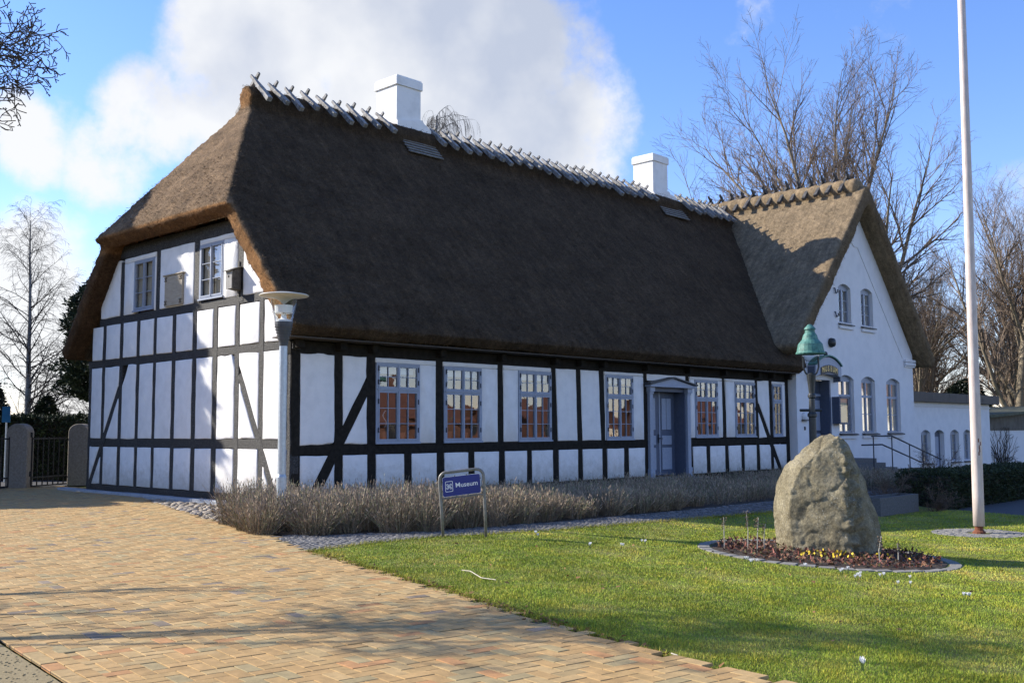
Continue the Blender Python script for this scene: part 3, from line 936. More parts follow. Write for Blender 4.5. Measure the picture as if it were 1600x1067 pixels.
def add_panel(B, mp, poly, d, wav=.010, rnd=.028):
    """whitewashed infill with soft, wavy edges"""
    pts = []
    n = len(poly)
    for i in range(n):
        p, q = Vector(poly[i]), Vector(poly[(i + 1) % n])
        L = (q - p).length
        k = max(1, int(L / .14))
        for j in range(k):
            pts.append(p + (q - p) * (j / k))
    cen = sum(pts, Vector((0, 0))) / len(pts)
    m = len(pts)
    ar = area(poly)
    rect = len(poly) == 4 and all(abs(poly[i][0] - poly[(i + 1) % 4][0]) < .12 or abs(poly[i][1] - poly[(i + 1) % 4][1]) < .12 for i in range(4))
    # smooth random offset of the outline
    off = [random.uniform(-wav, wav) for _ in range(m)]
    off = [(off[i - 1] + off[i] * 2 + off[(i + 1) % m]) / 4 * 1.5 for i in range(m)]
    rings = []
    for ins, dd in ((0.0, -.12), (0.0, d - .016), (.008, d - .005), (rnd, d)):
        r = []
        for i, p in enumerate(pts):
            v = cen - p
            if rect is False:
                e_ = (ins + off[i] * (1 if dd > -.1 else 0)) / (.30 * math.sqrt(ar))
                r.append(p + v * max(-.02, min(.4, e_)))
                continue
            # inset roughly perpendicular: scale per axis
            q = p + Vector((math.copysign(min(abs(v.x), ins + off[i] * (1 if dd > -.1 else 0)), v.x) if abs(v.x) > 1e-4 else 0,
                            math.copysign(min(abs(v.y), ins + off[i] * (1 if dd > -.1 else 0)), v.y) if abs(v.y) > 1e-4 else 0))
            r.append(q)
        rings.append([mp(q.x, q.y, dd) for q in r])
    V = [p for r in rings for p in r]
    Fc = []
    for k in range(3):
        for i in range(m):
            a = k * m + i; b = k * m + (i + 1) % m
            Fc.append((a, b, b + m, a + m))
    ci = len(V); V.append(mp(cen.x, cen.y, d + .004))
    for i in range(m):
        Fc.append((3 * m + i, 3 * m + (i + 1) % m, ci))
    B.add(V, Fc)


def panel(mp, poly, d=.014, braces=(), holes=None, mat='plaster', parent=house, name='infill_panel'):
    polys = [poly]
    for (a, b, w) in braces:
        a, b = Vector(a), Vector(b); t = (b - a).normalized(); n = Vector((-t.y, t.x))
        c = n.dot(a)
        nxt = []
        for p in polys:
            nxt.append(clip(p, (n.x, n.y), c - w / 2))
            nxt.append(clip(p, (-n.x, -n.y), -c - w / 2))
        polys = nxt
    polys = [p for p in polys if len(p) > 2 and area(p) > .01]
    for p in polys:
        B = MB(); add_panel(B, mp, p, d)
        B.build(name, mat, parent, smooth=True)


def panel_with_window(mp, u0, u1, z0, z1, w):
    """w=(wu0,wu1,wz0,wz1): the plastered strips round a window, one piece of wall"""
    a, b, c, e = w
    B = MB()
    for r in ((u0, u1, e, z1), (u0, a, z0, e), (b, u1, z0, e), (a, b, z0, c)):
        if r[1] - r[0] > .03 and r[3] - r[2] > .03:
            add_panel(B, mp, [(r[0], r[2]), (r[1], r[2]), (r[1], r[3]), (r[0], r[3])], .014, .004, .012)
    if B.v:
        B.build('infill_panel', 'plaster', house, smooth=True)


def glass_pane(parent, x0, x1, z0, z1, y=.03, thick=.004):
    B = MB(); B.add([(x0, y, z0), (x1, y, z0), (x1, y, z1), (x0, y, z1)], [(0, 1, 2, 3)])
    return B.build('pane', 'glass', parent, fix=False)


def casement_window(parent, loc, rz, w, h, rows, cols=2, transom=None, lean=0, mat='frame_blue', hinges=True, two=True, depth=.12, fw=.05, sash=.036, bar=.015):
    """rows: number of pane rows per leaf from bottom tier to top tier, e.g. (3,2); cols leaves; each leaf 2 panes wide"""
    B = MB()
    # outer frame
    B.box((0, 0, 0), (fw, depth, h)); B.box((w - fw, 0, 0), (w, depth, h))
    B.box((fw, .001, 0), (w - fw, depth, fw)); B.box((fw, .001, h - fw), (w - fw, depth, h))
    B.box((-.015, -.03, -.02), (w + .015, .01, .018))
    tiers = [(fw, h - fw)] if transom is None else [(fw, transom - .03), (transom + .03, h - fw)]
    if transom is not None:
        B.box((fw, -.012, transom - .03), (w - fw, depth, transom + .03))
        B.box((fw - .02, -.028, transom - .005), (w - fw + .02, 0.0, transom + .018))
    lw = (w - 2 * fw) / cols
    panes = []
    hg = []
    for ti, (za, zb) in enumerate(tiers):
        for c in range(cols):
            xa = fw + c * lw + .004; xb = fw + (c + 1) * lw - .004
            y0 = -.010
            B.box((xa, y0, za + .003), (xa + sash, .045, zb - .003)); B.box((xb - sash, y0, za + .003), (xb, .045, zb - .003))
            B.box((xa + sash, y0 + .001, za + .003), (xb - sash, .045, za + .003 + sash)); B.box((xa + sash, y0 + .001, zb - .003 - sash), (xb - sash, .045, zb - .003))
            gx0, gx1, gz0, gz1 = xa + sash, xb - sash, za + sash + .003, zb - sash - .003
            nr = rows[ti]; ncol = 2 if (lw > .45 and two) else (2 if lw > .5 and two else 1)
            for k in range(1, ncol):
                x = gx0 + (gx1 - gx0) * k / ncol
                B.box((x - bar / 2, .002, gz0), (x + bar / 2, .042, gz1))
            for k in range(1, nr):
                z = gz0 + (gz1 - gz0) * k / nr
                B.box((gx0, .003, z - bar / 2), (gx1, .041, z + bar / 2))
            for i in range(ncol):
                for k in range(nr):
                    panes.append((gx0 + (gx1 - gx0) * i / ncol, gx0 + (gx1 - gx0) * (i + 1) / ncol, gz0 + (gz1 - gz0) * k / nr, gz0 + (gz1 - gz0) * (k + 1) / nr))
            if hinges:
                xs = xa - .01 if c == 0 else xb - .012
                hg += [(xs, za + (zb - za) * .16), (xs, za + (zb - za) * .74)]
        # meeting post
        B.box((fw + lw * (cols / 2) - .016, -.022, za), (fw + lw * (cols / 2) + .016, .03, zb)) if cols == 2 else None
    o = B.build('window', mat, parent)
    o.location = loc; o.rotation_euler = (0, lean, rz)
    for p in panes:
        g = glass_pane(o, *p, y=.026)
        g.rotation_euler = (random.uniform(-.006, .006), 0, random.uniform(-.010, .010))
    for x, z in hg:
        H = MB(); H.box((x, -.026, z), (x + .022, -.008, z + .11)); H.build('hinge', 'hinge_iron', o, fix=False)
    return o


def build_front():
    Z0, Z1, Z2, Z3 = .21, 1.04, 1.27, 3.18
    posts = [(0.11, 0.13, 0.22), (1.2, 1.22, 0.22), (2.08, 2.11, 0.24), (4.09, 4.14, 0.25), (6.13, 6.19, 0.22), (8.13, 8.2, 0.23), (9.16, 9.21, 0.20),
             (10.14, 10.23, 0.22), (12.14, 12.19, 0.2), (14.30, 14.42, 0.2), (16.28, 16.42, 0.22), (18.3, 18.36, 0.22), (19.24, 19.28, 0.2), (20.33, 20.36, 0.26)]
    studs = [(3.16, .22), (5.16, .2), (7.21, .18), (11.24, .22), (15.4, .2), (17.41, .2)]
    timber(front_map, 'sill_beam', (0, .08), (12.2, .09), .26, 0)
    timber(front_map, 'sill_beam', (14.4, .08), (20.46, .09), .26, 0)
    timber(front_map, 'mid_rail', (0, 1.155), (12.2, 1.15), .23, 0.001)
    timber(front_map, 'mid_rail', (14.4, 1.16), (20.46, 1.19), .22, 0.001)
    timber(front_map, 'wall_plate', (-.02, 3.30), (20.46, 3.32), .27, .002)
    ps = []
    for i, (a, b, w) in enumerate(posts):
        sl = (b - a) / (3.15 - 1.28)
        top = a - sl * .1; bot = b + sl * 1.1
        timber(front_map, 'post', (top, 3.25), (bot, .1), w, .005)
        ps.append((a, b, w, sl))
        # beam end under the eave
        B = MB(); B.box((top - .085, -.20, 3.27), (top + .085, .05, 3.45)); B.build('beam_end', 'tar_front', house, bevel=.01)
    for u, w in studs:
        timber(front_map, 'stud', (u, 1.1), (u + .02, .1), w, .005)
    br1 = ((2.02, 2.60), (.60, .22), .235)
    br2 = ((18.40, 2.36), (19.80, .2), .2)
    timber(front_map, 'brace', *br1[:2], br1[2], .010)
    timber(front_map, 'brace', *br2[:2], br2[2], .010)

    def edge(i, z, side):
        a, b, w, sl = ps[i]
        u = a + (3.15 - z) * sl
        return u + side * w / 2

    wins = {2: (2.215, 3.49), 3: (4.25, 5.49), 4: (6.80, 8.05), 7: (10.33, 11.57), 9: (14.70, 15.97), 10: (16.99, 18.23), 12: (19.375, 20.01)}
    for i in range(len(ps) - 1):
        if i == 8:      # door bay: only the strip above the portal
            panel(front_map, [(edge(8, 3, 1), 2.98), (edge(9, 3, -1), 2.98), (edge(9, 3, -1), Z3), (edge(8, 3, 1), Z3)])
            continue
        if i in wins:
            a, b = wins[i]
            zt = 3.07 if i < 7 else 3.09
            zb = 1.285 if i < 9 else 1.315
            u0, u1 = edge(i, 2.2, 1), edge(i + 1, 2.2, -1)
            panel_with_window(front_map, u0 - .01, u1 + .01, Z2 + (.0 if i < 9 else .03), Z3, (a, b, zb, zt))
            if i == 12:
                win = casement_window(house, (a, -.03, zb), 0, b - a, zt - zb, (3, 2), 1, transom=(zt - zb) * .665)
            else:
                win = casement_window(house, (a, -.03, zb), 0, b - a, zt - zb, (3, 2), 2, transom=(zt - zb) * .665)
            # pale pull-down blind high behind the glass
            B = MB(); B.box((.07, .16, (zt - zb) * .87), (b - a - .07, .165, zt - zb - .05)); B.build('blind', 'blind', win)
        else:
            q = [(edge(i, Z2, 1), Z2), (edge(i + 1, Z2, -1), Z2), (edge(i + 1, Z3, -1), Z3), (edge(i, Z3, 1), Z3)]
            panel(front_map, q, braces=[br1, br2])
        # lower row
        us = [(edge(i, .6, 1), None)]
        cuts = [u for u, w in studs if edge(i, .6, 1) < u < edge(i + 1, .6, -1)]
        xs = [edge(i, .6, 1)]
        for u in cuts:
            w = dict(studs)[u]
            xs += [u - w / 2, u + w / 2]
        xs.append(edge(i + 1, .6, -1))
        for k in range(0, len(xs), 2):
            panel(front_map, [(xs[k], Z0), (xs[k + 1], Z0), (xs[k + 1], Z1), (xs[k], Z1)], braces=[br1, br2])
    # room behind the windows
    B = MB()
    B.add([(.3, 3.6, .1), (20.2, 3.6, .1), (20.2, 3.6, 3.2), (.3, 3.6, 3.2), (.3, .25, .1), (20.2, .25, .1), (20.2, .25, 3.2), (.3, .25, 3.2)],
          [(0, 1, 2, 3), (4, 5, 1, 0), (3, 2, 6, 7), (0, 3, 7, 4), (1, 5, 6, 2)])
    B.build('room_lining', 'room', house, fix=False)
    # eave soffit
    B = MB(); B.box((-.4, -.50, 3.455), (20.4, .1, 3.48)); B.build('soffit', 'soffit', house)


build_front()


def build_door():
    u0, u1 = 12.29, 14.30
    d = MB()
    B = d
    # back panel of the recess and double leaf door
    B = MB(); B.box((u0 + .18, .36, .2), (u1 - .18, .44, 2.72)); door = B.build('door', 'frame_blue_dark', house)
    for leaf in (0, 1):
        xa = u0 + .22 + leaf * .80; xb = xa + .76
        for (za, zb) in ((.36, 1.02), (1.10, 1.38), (1.55, 2.5)):
            for k in ((0, 1) if zb > 2 else (0,)):
                n = 2 if zb > 2 else 1
                wa = xa + .13 + (xb - xa - .26) / n * k; wb = xa + .13 + (xb - xa - .26) / n * (k + 1) - (.02 if n == 2 else 0)
                P = MB(); P.box((wa, .335, za), (wb, .362, zb)); P.build('door_panel', 'frame_blue', door, bevel=.012)
        S = MB(); S.box((xa, .345, .22), (xa + .05, .363, 2.70)); S.build('stile', 'frame_blue', door)
    H = MB(); H.tube([(u0 + .98, .34, 1.30), (u0 + .98, .27, 1.30), (u0 + 1.08, .27, 1.29)], .014, 6); H.build('door_handle', 'hinge_iron', door)
    H = MB(); H.box((u0 + .955, .33, 1.16), (u0 + 1.005, .346, 1.42)); H.build('lock_plate', 'hinge_iron', door)
    # reveals
    for x, s in ((u0 + .06, 1), (u1 - .06, -1)):
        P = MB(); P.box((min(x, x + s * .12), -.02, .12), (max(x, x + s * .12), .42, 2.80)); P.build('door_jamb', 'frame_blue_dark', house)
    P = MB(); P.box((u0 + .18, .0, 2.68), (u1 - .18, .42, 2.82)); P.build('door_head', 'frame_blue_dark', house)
    # pilasters with capital and base
    for x in (u0 - .03, u1 - .13):
        P = MB(); P.box((x, -.10, .12), (x + .16, .0, 2.60)); P.box((x - .025, -.125, .08), (x + .185, .0, .42)); P.box((x - .02, -.12, 2.60), (x + .18, .0, 2.66))
        P.box((x - .04, -.15, 2.66), (x + .20, .0, 2.80))
        P.build('pilaster', 'frame_blue', house, bevel=.006)
    # pediment
    P = MB(); P.box((u0 - .14, -.22, 2.80), (u1 + .16, .0, 2.86)); P.build('entablature', 'frame_blue', house, bevel=.006)
    P = MB(); P.prism([(u0 - .10, -.20, 2.86), (u1 + .12, -.20, 2.86), ((u0 + u1) / 2, -.20, 3.06)], (0, .19, 0)); P.build('pediment', 'frame_blue', house)
    for s in (-1, 1):
        xm = (u0 + u1) / 2; xe = u0 - .2 if s < 0 else u1 + .22
        P = MB(); P.prism([(xe, -.27, 2.872), (xm, -.27, 3.075), (xm, -.27, 3.115), (xe, -.27, 2.912)], (0, .26, 0)); P.build('pediment_cap', 'slate_sill', house)
    P = MB(); P.box((u0 - .1, -.45, -.01), (u1 + .1, .36, .15)); P.build('door_step', 'granite', house, bevel=.02)


build_door()


def build_gable():
    ps = [(9.40, .16), (8.62, .19), (7.64, .19), (6.72, .18), (5.85, .16), (4.90, .18), (3.93, .2), (3.0, .22), (2.07, .19), (1.10, .19), (.06, .14)]
    k = 1.1676

    def zroof(y):
        return 3.28 + (min(y, 9.7 - y) + .55) * k

    M = 'tar_gable'
    timber(gable_map, 'sill_beam', (-.02, .06), (9.5, .05), .28, 0, mat=M, jit=.014)
    timber(gable_map, 'rail', (0, 1.28), (9.5, 1.285), .215, .001, mat=M, jit=.014)
    timber(gable_map, 'rail', (-.05, 3.34), (9.55, 3.36), .185, .001, mat=M, jit=.014)
    timber(gable_map, 'rail', (.75, 4.47), (8.95, 4.44), .20, .001, mat=M, jit=.014)
    timber(gable_map, 'tie_beam', (1.9, 6.14), (7.8, 6.20), .31, .02, mat=M, jit=.01)
    B = MB(); B.box((-.28, 2.2, 6.40), (-.02, 7.6, 6.47)); B.build('batten', 'batten', house)
    tops = {7.64: 6.1, 5.85: 6.1, 3.93: 6.1, 2.07: 5.9}
    for y, w in ps:
        corner = y > 9.3 or y < .1
        top = 3.3 if corner else 4.4
        timber(gable_map, 'post', (y, .15), (y + .04, top), w, .006, mat=M, jit=.016)
    for y, w, zt in ((7.68, .2, 5.95), (5.77, .19, 6.1), (3.9, .24, 6.1), (1.99, .22, 5.9)):
        timber(gable_map, 'post', (y, 4.42), (y, zt), w, .007, mat=M, jit=.014)
    br1 = ((7.70, 2.68), (9.30, .16), .19)
    br2 = ((1.97, 2.80), (.53, .18), .19)
    timber(gable_map, 'brace', br1[0], br1[1], br1[2], .011, mat=M)
    timber(gable_map, 'brace', br2[0], br2[1], br2[2], .011, mat=M)
    rows = [(.20, 1.175), (1.39, 3.25), (3.45, 4.35)]
    for i in range(len(ps) - 1):
        ya, yb = ps[i + 1][0] + ps[i + 1][1] / 2, ps[i][0] - ps[i][1] / 2
        for r, (za, zb) in enumerate(rows):
            q = [(ya, za), (yb, za), (yb, zb), (ya, zb)]
            # stop under the thatch
            q = clip(q, (-k, 1), 3.36 + .55 * k); q = clip(q, (k, 1), 3.36 + .55 * k + 9.7 * k) if len(q) > 2 else q
            if len(q) > 2 and area(q) > .02:
                panel(gable_map, q, d=.018 + random.uniform(0, .006), braces=[br1, br2] if r < 2 else [])
    # top row between rail and tie beam
    def tri(y0, y1):
        q = [(y0, 4.55), (y1, 4.55), (y1, 6.02), (y0, 6.02)]
        q = clip(q, (-k, 1), 3.36 + .55 * k); return clip(q, (k, 1), 3.36 + .55 * k + 9.7 * k)
    for y0, y1 in ((7.80, 8.9), (4.02 + .0, 5.67), (.9, 1.88)):
        if y0 == 4.02:
            y0, y1 = 4.03, 5.66
        q = tri(y0, y1)
        if len(q) > 2:
            panel(gable_map, q, d=.02)
    # bays with windows
    for (ua, ub, wa, wb) in ((5.88, 7.57, 5.95, 7.02), (2.11, 3.77, 2.70, 3.76)):
        zb, zt = 4.60, 5.89
        B = MB()
        for r in ((ua, ub, zt, 6.02), (ua, wa, 4.55, zt), (wb, ub, 4.55, zt)):
            if r[1] - r[0] > .03:
                q = [(r[0], r[2]), (r[1], r[2]), (r[1], r[3]), (r[0], r[3])]
                q = clip(q, (-k, 1), 3.42 + .55 * k); q = clip(q, (k, 1), 3.42 + .55 * k + 9.7 * k)
                add_panel(B, gable_map, q, .016, .004, .012)
        B.build('infill_panel', 'plaster', house, smooth=True)
        w = casement_window(house, (-.024, wb, zb), R(-90), wb - wa, zt - zb, (3,), 2, hinges=False, two=False, fw=.048, sash=.036, depth=.08)
        for side in (0, 1):
            Cb = MB()
            n = 14
            x0 = .08 + side * (wb - wa - .16) * .52; wdt = (wb - wa - .16) * .48
            V = []
            for j in range(n):
                x = x0 + wdt * j / (n - 1); y = .09 + .012 * math.sin(j * 1.9)
                V += [(x, y, .08), (x, y, zt - zb - .07)]
            Cb.add(V, [(2 * j, 2 * j + 2, 2 * j + 3, 2 * j + 1) for j in range(n - 1)])
            Cb.build('curtain', 'curtain', w, fix=False)
    # backing wall keeps light out of the loft behind the gable
    B = MB(); B.prism([(.21, .1, .1), (.21, 9.5, .1), (.21, 9.5, 3.3), (.21, 6.9, 6.4), (.21, 2.8, 6.4), (.21, .1, 3.3)], (.08, 0, 0)); B.build('backing_wall', 'room', house)
    B = MB(); B.box((.3, 9.45, -.05), (20.4, 9.6, 3.5)); B.build('rear_wall', 'plaster', house)
    # carved sandstone tablet
    B = MB(); B.box((-.075, 4.46, 4.57), (-.02, 5.32, 5.31)); pl = B.build('stone_tablet', 'plaque', house, bevel=.015)
    for y, z in ((4.53, 5.23), (5.25, 5.23), (4.53, 4.66), (5.25, 4.66)):
        for dy, dz in ((0, 0), (.035, .035), (-.035, .035), (.035, -.035), (-.035, -.035)):
            P = MB(); P.lathe([(.0, 0), (.02, .002), (.024, .010), (.014, .018), (0.0, .02)], 8)
            q = P.build('rosette', 'plaque_dark', pl, smooth=True); q.location = (-.074, y + dy, z + dz); q.rotation_euler = (0, R(-90), 0)
    B = MB(); B.box((-.10, 4.40, 5.31), (-.02, 5.38, 5.345)); B.build('tablet_cornice', 'plaque', pl, bevel=.01)


build_gable()


def thatch_mesh(name, slabs, voxel=.084, smooth=4, mat='thatch', straw_tint=None):
    B = MB()
    for s in slabs:
        B.add(*s)
    me = B.mesh(name)
    o = bpy.data.objects.new(name + '_tmp', me); C.objects.link(o)
    m = o.modifiers.new('r', 'REMESH'); m.mode = 'VOXEL'; m.voxel_size = voxel
    m = o.modifiers.new('s', 'SMOOTH'); m.factor = .5; m.iterations = smooth
    dg = bpy.context.evaluated_depsgraph_get()
    me2 = bpy.data.meshes.new_from_object(o.evaluated_get(dg))
    bpy.data.objects.remove(o); bpy.data.meshes.remove(me)
    n = len(me2.vertices)
    co = np.empty(n * 3, dtype=np.float32); me2.vertices.foreach_get('co', co); co = co.reshape(-1, 3)
    nr = np.empty(n * 3, dtype=np.float32); me2.vertices.foreach_get('normal', nr); nr = nr.reshape(-1, 3)
    # uneven, lived-in surface
    x, y, z = co.T
    d = .022 * np.sin(x * 1.3 + 1.7 * np.sin(y * .9)) * np.sin(z * 1.6 + .7 * x) + .012 * np.sin(x * 4.1 + z * 2.2) * np.sin(y * 3.7 + z * 3.1) + RNG.normal(0, .008, n)
    co += nr * d[:, None]
    me2.vertices.foreach_set('co', co.ravel())
    me2.polygons.foreach_set('use_smooth', np.ones(len(me2.polygons), dtype=bool))
    a = me2.color_attributes.new('straw_tint', 'FLOAT_COLOR', 'POINT')
    t = np.ones((n, 4), dtype=np.float32)
    t[:, :3] = straw_tint(co, nr)
    a.data.foreach_set('color', t.ravel())
    me2.name = name
    me2.materials.clear(); me2.materials.append(MATS[mat])
    me2.update()
    return me2, co, nr


def prism_data(poly, th):
    p = [Vector(q) for q in poly]
    n = (p[1] - p[0]).cross(p[2] - p[0]).normalized()
    if n.z < 0:
        n = -n
    k = len(p)
    V = p + [q - n * th for q in p]
    return [tuple(v) for v in V], [tuple(range(k)), tuple(range(2 * k - 1, k - 1, -1))] + [(i, k + i, k + (i + 1) % k, (i + 1) % k) for i in range(k)]


def cyl_data(a, b, r, n=12, flat=1.0):
    B = MB(); B.tube([a, b], r, n); return B.v, B.f


def straw(co, nr, sel, n, parent, mat, down=None, length=(.03, .075), tint_attr='straw_tint'):
    """short straw ends standing off the thatch"""
    idx = RNG.choice(np.nonzero(sel)[0], n)
    P = co[idx] + RNG.normal(0, .03, (n, 3))
    N_ = nr[idx]
    dn = np.array([0, 0, -1.0])[None, :] - N_ * (-N_[:, 2:3])
    dn /= np.linalg.norm(dn, axis=1, keepdims=True) + 1e-6
    D = N_ * RNG.uniform(.15, .7, (n, 1)) + dn * RNG.uniform(.3, 1, (n, 1)) + RNG.normal(0, .25, (n, 3))
    D /= np.linalg.norm(D, axis=1, keepdims=True)
    L = RNG.uniform(*length, n)
    V, Fc, T = blades(P - D * .02, D, L, RNG.uniform(.006, .012, n), np.ones((n, 3)), tipw=.6)
    me = np_mesh('straw', V, Fc)
    return me, idx


KR = 1.1676
RIDGE_Y, RIDGE_Z = 4.85, 10.18


def build_main_roof():
    th = .40
    ey, ez = -.70, 3.72
    vx = -.42                                 # verge over the gable
    hx, hz = -.66, 6.50                       # lip of the half hip
    ax = 2.0                                  # where the hip meets the ridge
    fr = lambda z: ey + (z - ez) / KR         # front slope: y at height z
    hs = (RIDGE_Z - hz) / (ax - hx)
    zv = hz + (vx - hx) * hs                  # height where hip plane passes the verge
    front = [(vx, ey, ez), (20.62, ey, ez), (25.2, RIDGE_Y, RIDGE_Z), (ax, RIDGE_Y, RIDGE_Z), (vx, fr(zv), zv)]
    back = [(x, 9.7 - y, z) for x, y, z in front]
    back[1] = (25.2, 9.7 - ey, ez)
    hip = [(hx, fr(hz) - .12, hz), (hx, 9.7 - fr(hz) + .12, hz), (ax + .05, RIDGE_Y, RIDGE_Z + .02)]
    slabs = [prism_data(front, th), prism_data(back, th), prism_data(hip, .42)]
    slabs.append(cyl_data((1.75, RIDGE_Y, RIDGE_Z - .06), (25.1, RIDGE_Y, RIDGE_Z - .06), .33))

    def straw_tint(co, nr):  # tints for algae, cut straw and painted shade on the verge
        t = np.ones((len(co), 3))
        # the front faces north, stays damp and has gone black with algae; the hip end stays brown straw
        f = np.clip((-nr[:, 1] - .12) / .35, 0, 1) * np.clip((co[:, 0] + .44) / .10, 0, 1)
        t = t * (1 - f[:, None]) + f[:, None] * np.array([.39, .405, .425])
        # freshly cut straw at verge and eave ends is orange brown
        c = np.clip((-nr[:, 0] - .55) / .3, 0, 1) * np.clip((.35 - nr[:, 2]) / .3, 0, 1)
        old = ((co[:, 1] > 6) & (co[:, 2] < 6.15))[:, None]  # far verge below the hip: its shade put into darker tints, not age
        t = t * (1 - c[:, None]) + c[:, None] * np.where(old, np.array([.55, .46, .38]), np.array([1.35, 1.03, .70]))
        u = np.clip((-nr[:, 2] - .1) / .4, 0, 1) * (co[:, 0] < .1) * (co[:, 1] > -.1)  # undersides tinted down, their shade put into the colour
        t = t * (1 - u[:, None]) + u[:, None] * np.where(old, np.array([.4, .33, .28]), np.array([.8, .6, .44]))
        return t
    me, co, nr = thatch_mesh('thatch', slabs, straw_tint=straw_tint)
    roof = obj('roof', me, None, house)
    for nm, sel, n in (('edge', (co[:, 0] < .6) | (co[:, 2] > 9.7) | ((co[:, 1] < -.2)), 26000), ('face', (nr[:, 1] < -.2) & (nr[:, 2] > 0), 42000)):
        sm, idx = straw(co, nr, sel, n, roof, 'thatch')
        a = sm.color_attributes.new('straw_tint', 'FLOAT_COLOR', 'POINT')
        base = straw_tint(co[idx], nr[idx]) * RNG.uniform(.7, 1.9, (n, 1))
        t = np.ones((4 * n, 4), dtype=np.float32); t[:, :3] = np.repeat(base, 4, 0)
        a.data.foreach_set('color', t.ravel())
        o = obj('straw_ends', sm, 'thatch', roof); o['kind'] = 'stuff'
    return roof


roof = build_main_roof()


def ridge_pair(parent, apex, along, mat, ln=1.02, stub=.26, ang=41, r=.055, seed=0):
    """crossed oak logs straddling the ridge: two logs, each its own piece"""
    rr = random.Random(seed)
    ax = Vector(along).normalized(); side = Vector((0, 0, 1)).cross(ax).normalized()
    for s in (-1, 1):
        a = R(ang + rr.uniform(-3, 3))
        d = side * s * math.cos(a) - Vector((0, 0, 1)) * math.sin(a)
        off = ax * (.05 * s + rr.uniform(-.03, .03)) + ax * .0
        l = ln * rr.uniform(.94, 1.05)
        p0 = Vector(apex) + off - d * stub * rr.uniform(.85, 1.2)
        p1 = Vector(apex) + off + d * l
        n = d.cross(ax).normalized()
        B = MB()
        V = []
        k = 5
        for i in range(k):
            t = i / (k - 1)
            c = p0 + (p1 - p0) * t + ax * rr.uniform(-.008, .008)
            w = r * (.40 + .72 * min(1, t * 2.2)) * rr.uniform(.92, 1.08)
            hgt = r * (.6 + .35 * min(1, t * 1.5))
            V += [c + ax * w + n * hgt, c - ax * w + n * hgt, c - ax * w * .9 - n * hgt, c + ax * w * .9 - n * hgt]
        Fc = [(3, 2, 1, 0), (4 * (k - 1), 4 * (k - 1) + 1, 4 * (k - 1) + 2, 4 * (k - 1) + 3)]
        for i in range(k - 1):
            for j in range(4):
                q = i * 4 + j; q2 = i * 4 + (j + 1) % 4
                Fc.append((q, q2, q2 + 4, q + 4))
        B.add(V, Fc)
        B.build('ridge_log', mat, parent, bevel=0)


def build_ridge_logs():
    z = RIDGE_Z + .40
    # the hip end pair, set on its own
    xs = list(np.arange(2.05, 6.6, .515)) + list(np.arange(8.22, 19.2, .462)) + list(np.arange(21.05, 24.2, .43))
    for i, x in enumerate(xs):
        zz = z + (.08 if i == 0 else random.uniform(-.03, .03))
        ridge_pair(roof, (x + random.uniform(-.03, .03), RIDGE_Y, zz), (1, 0, 0), 'ridge_log', ln=random.uniform(.86, 1.02) if i else 1.08, stub=.17, seed=i, r=.060)


build_ridge_logs()


def chimney(parent, x0, x1, xb, y0, y1, zs, zt, step=True):
    B = MB()
    B.box((x0, y0, 9.2), (x1, y1, zt - .28))
    ch = B.build('chimney', 'chimney_white', parent, bevel=.008)
    B = MB(); B.box((x0 - .045, y0 - .045, zt - .28), (x1 + .045, y1 + .045, zt - .03)); B.box((x0 - .02, y0 - .02, zt - .03), (x1 + .02, y1 + .02, zt + .02))
    B.build('chimney_cap', 'chimney_white', ch, bevel=.012)
    # widened shoulder base
    B = MB()
    p = [(x0 - .012, y0 - .05, 9.2), (xb, y0 - .05, 9.2), (xb, y0 - .05, zs - .05), (xb - .14, y0 - .05, zs + .04), (x1 + .1, y0 - .05, zs + .10), (x1 + .02, y0 - .05, zs + .2), (x0 - .012, y0 - .05, zs + .02)]
    B.prism(p, (0, y1 - y0 + .1, 0)); B.build('chimney_base', 'chimney_white', ch)
    # weather boards on the thatch below
    for k in range(6):
        yy = y0 - .09 - k * .088
        zz = 3.72 + (yy + .70) * KR + .07
        B = MB(); w = .0
        c = Vector((0, yy, zz)); t = Vector((0, -1, -KR)).normalized(); n = Vector((0, -KR, 1)).normalized()
        a = c - t * .052; b_ = c + t * .052
        q = [(x0 + .02, *(a + n * .0)[1:]), (xb + .02, *(a)[1:]), (xb + .02, *(b_ + n * .03)[1:]), (x0 + .02, *(b_ + n * .03)[1:])]
        B.prism(q, n * .03); B.build('apron_board', 'apron', ch)
    # flue pots opening
    B = MB(); B.box((x0 + .2, y0 + .2, zt + .021), (x1 - .2, y1 - .2, zt + .03)); B.build('flue', 'black', ch)


chimney(house, 6.74, 7.66, 8.03, 4.76, 5.72, 10.55, 11.92)
chimney(house, 19.36, 20.30, 20.88, 4.80, 5.74, 10.50, 12.02)


# ------------------------------------------------------------------ gabled wing
def arch_poly(x0, x1, z0, z1, rise, n=9):
    """opening outline: straight sides to z1, segmental arch above"""
    p = [(x0, z0), (x1, z0)]
    for i in range(n + 1):
        t = i / n
        x = x1 + (x0 - x1) * t
        p.append((x, z1 + rise * (1 - (2 * t - 1) ** 2)))
    return p


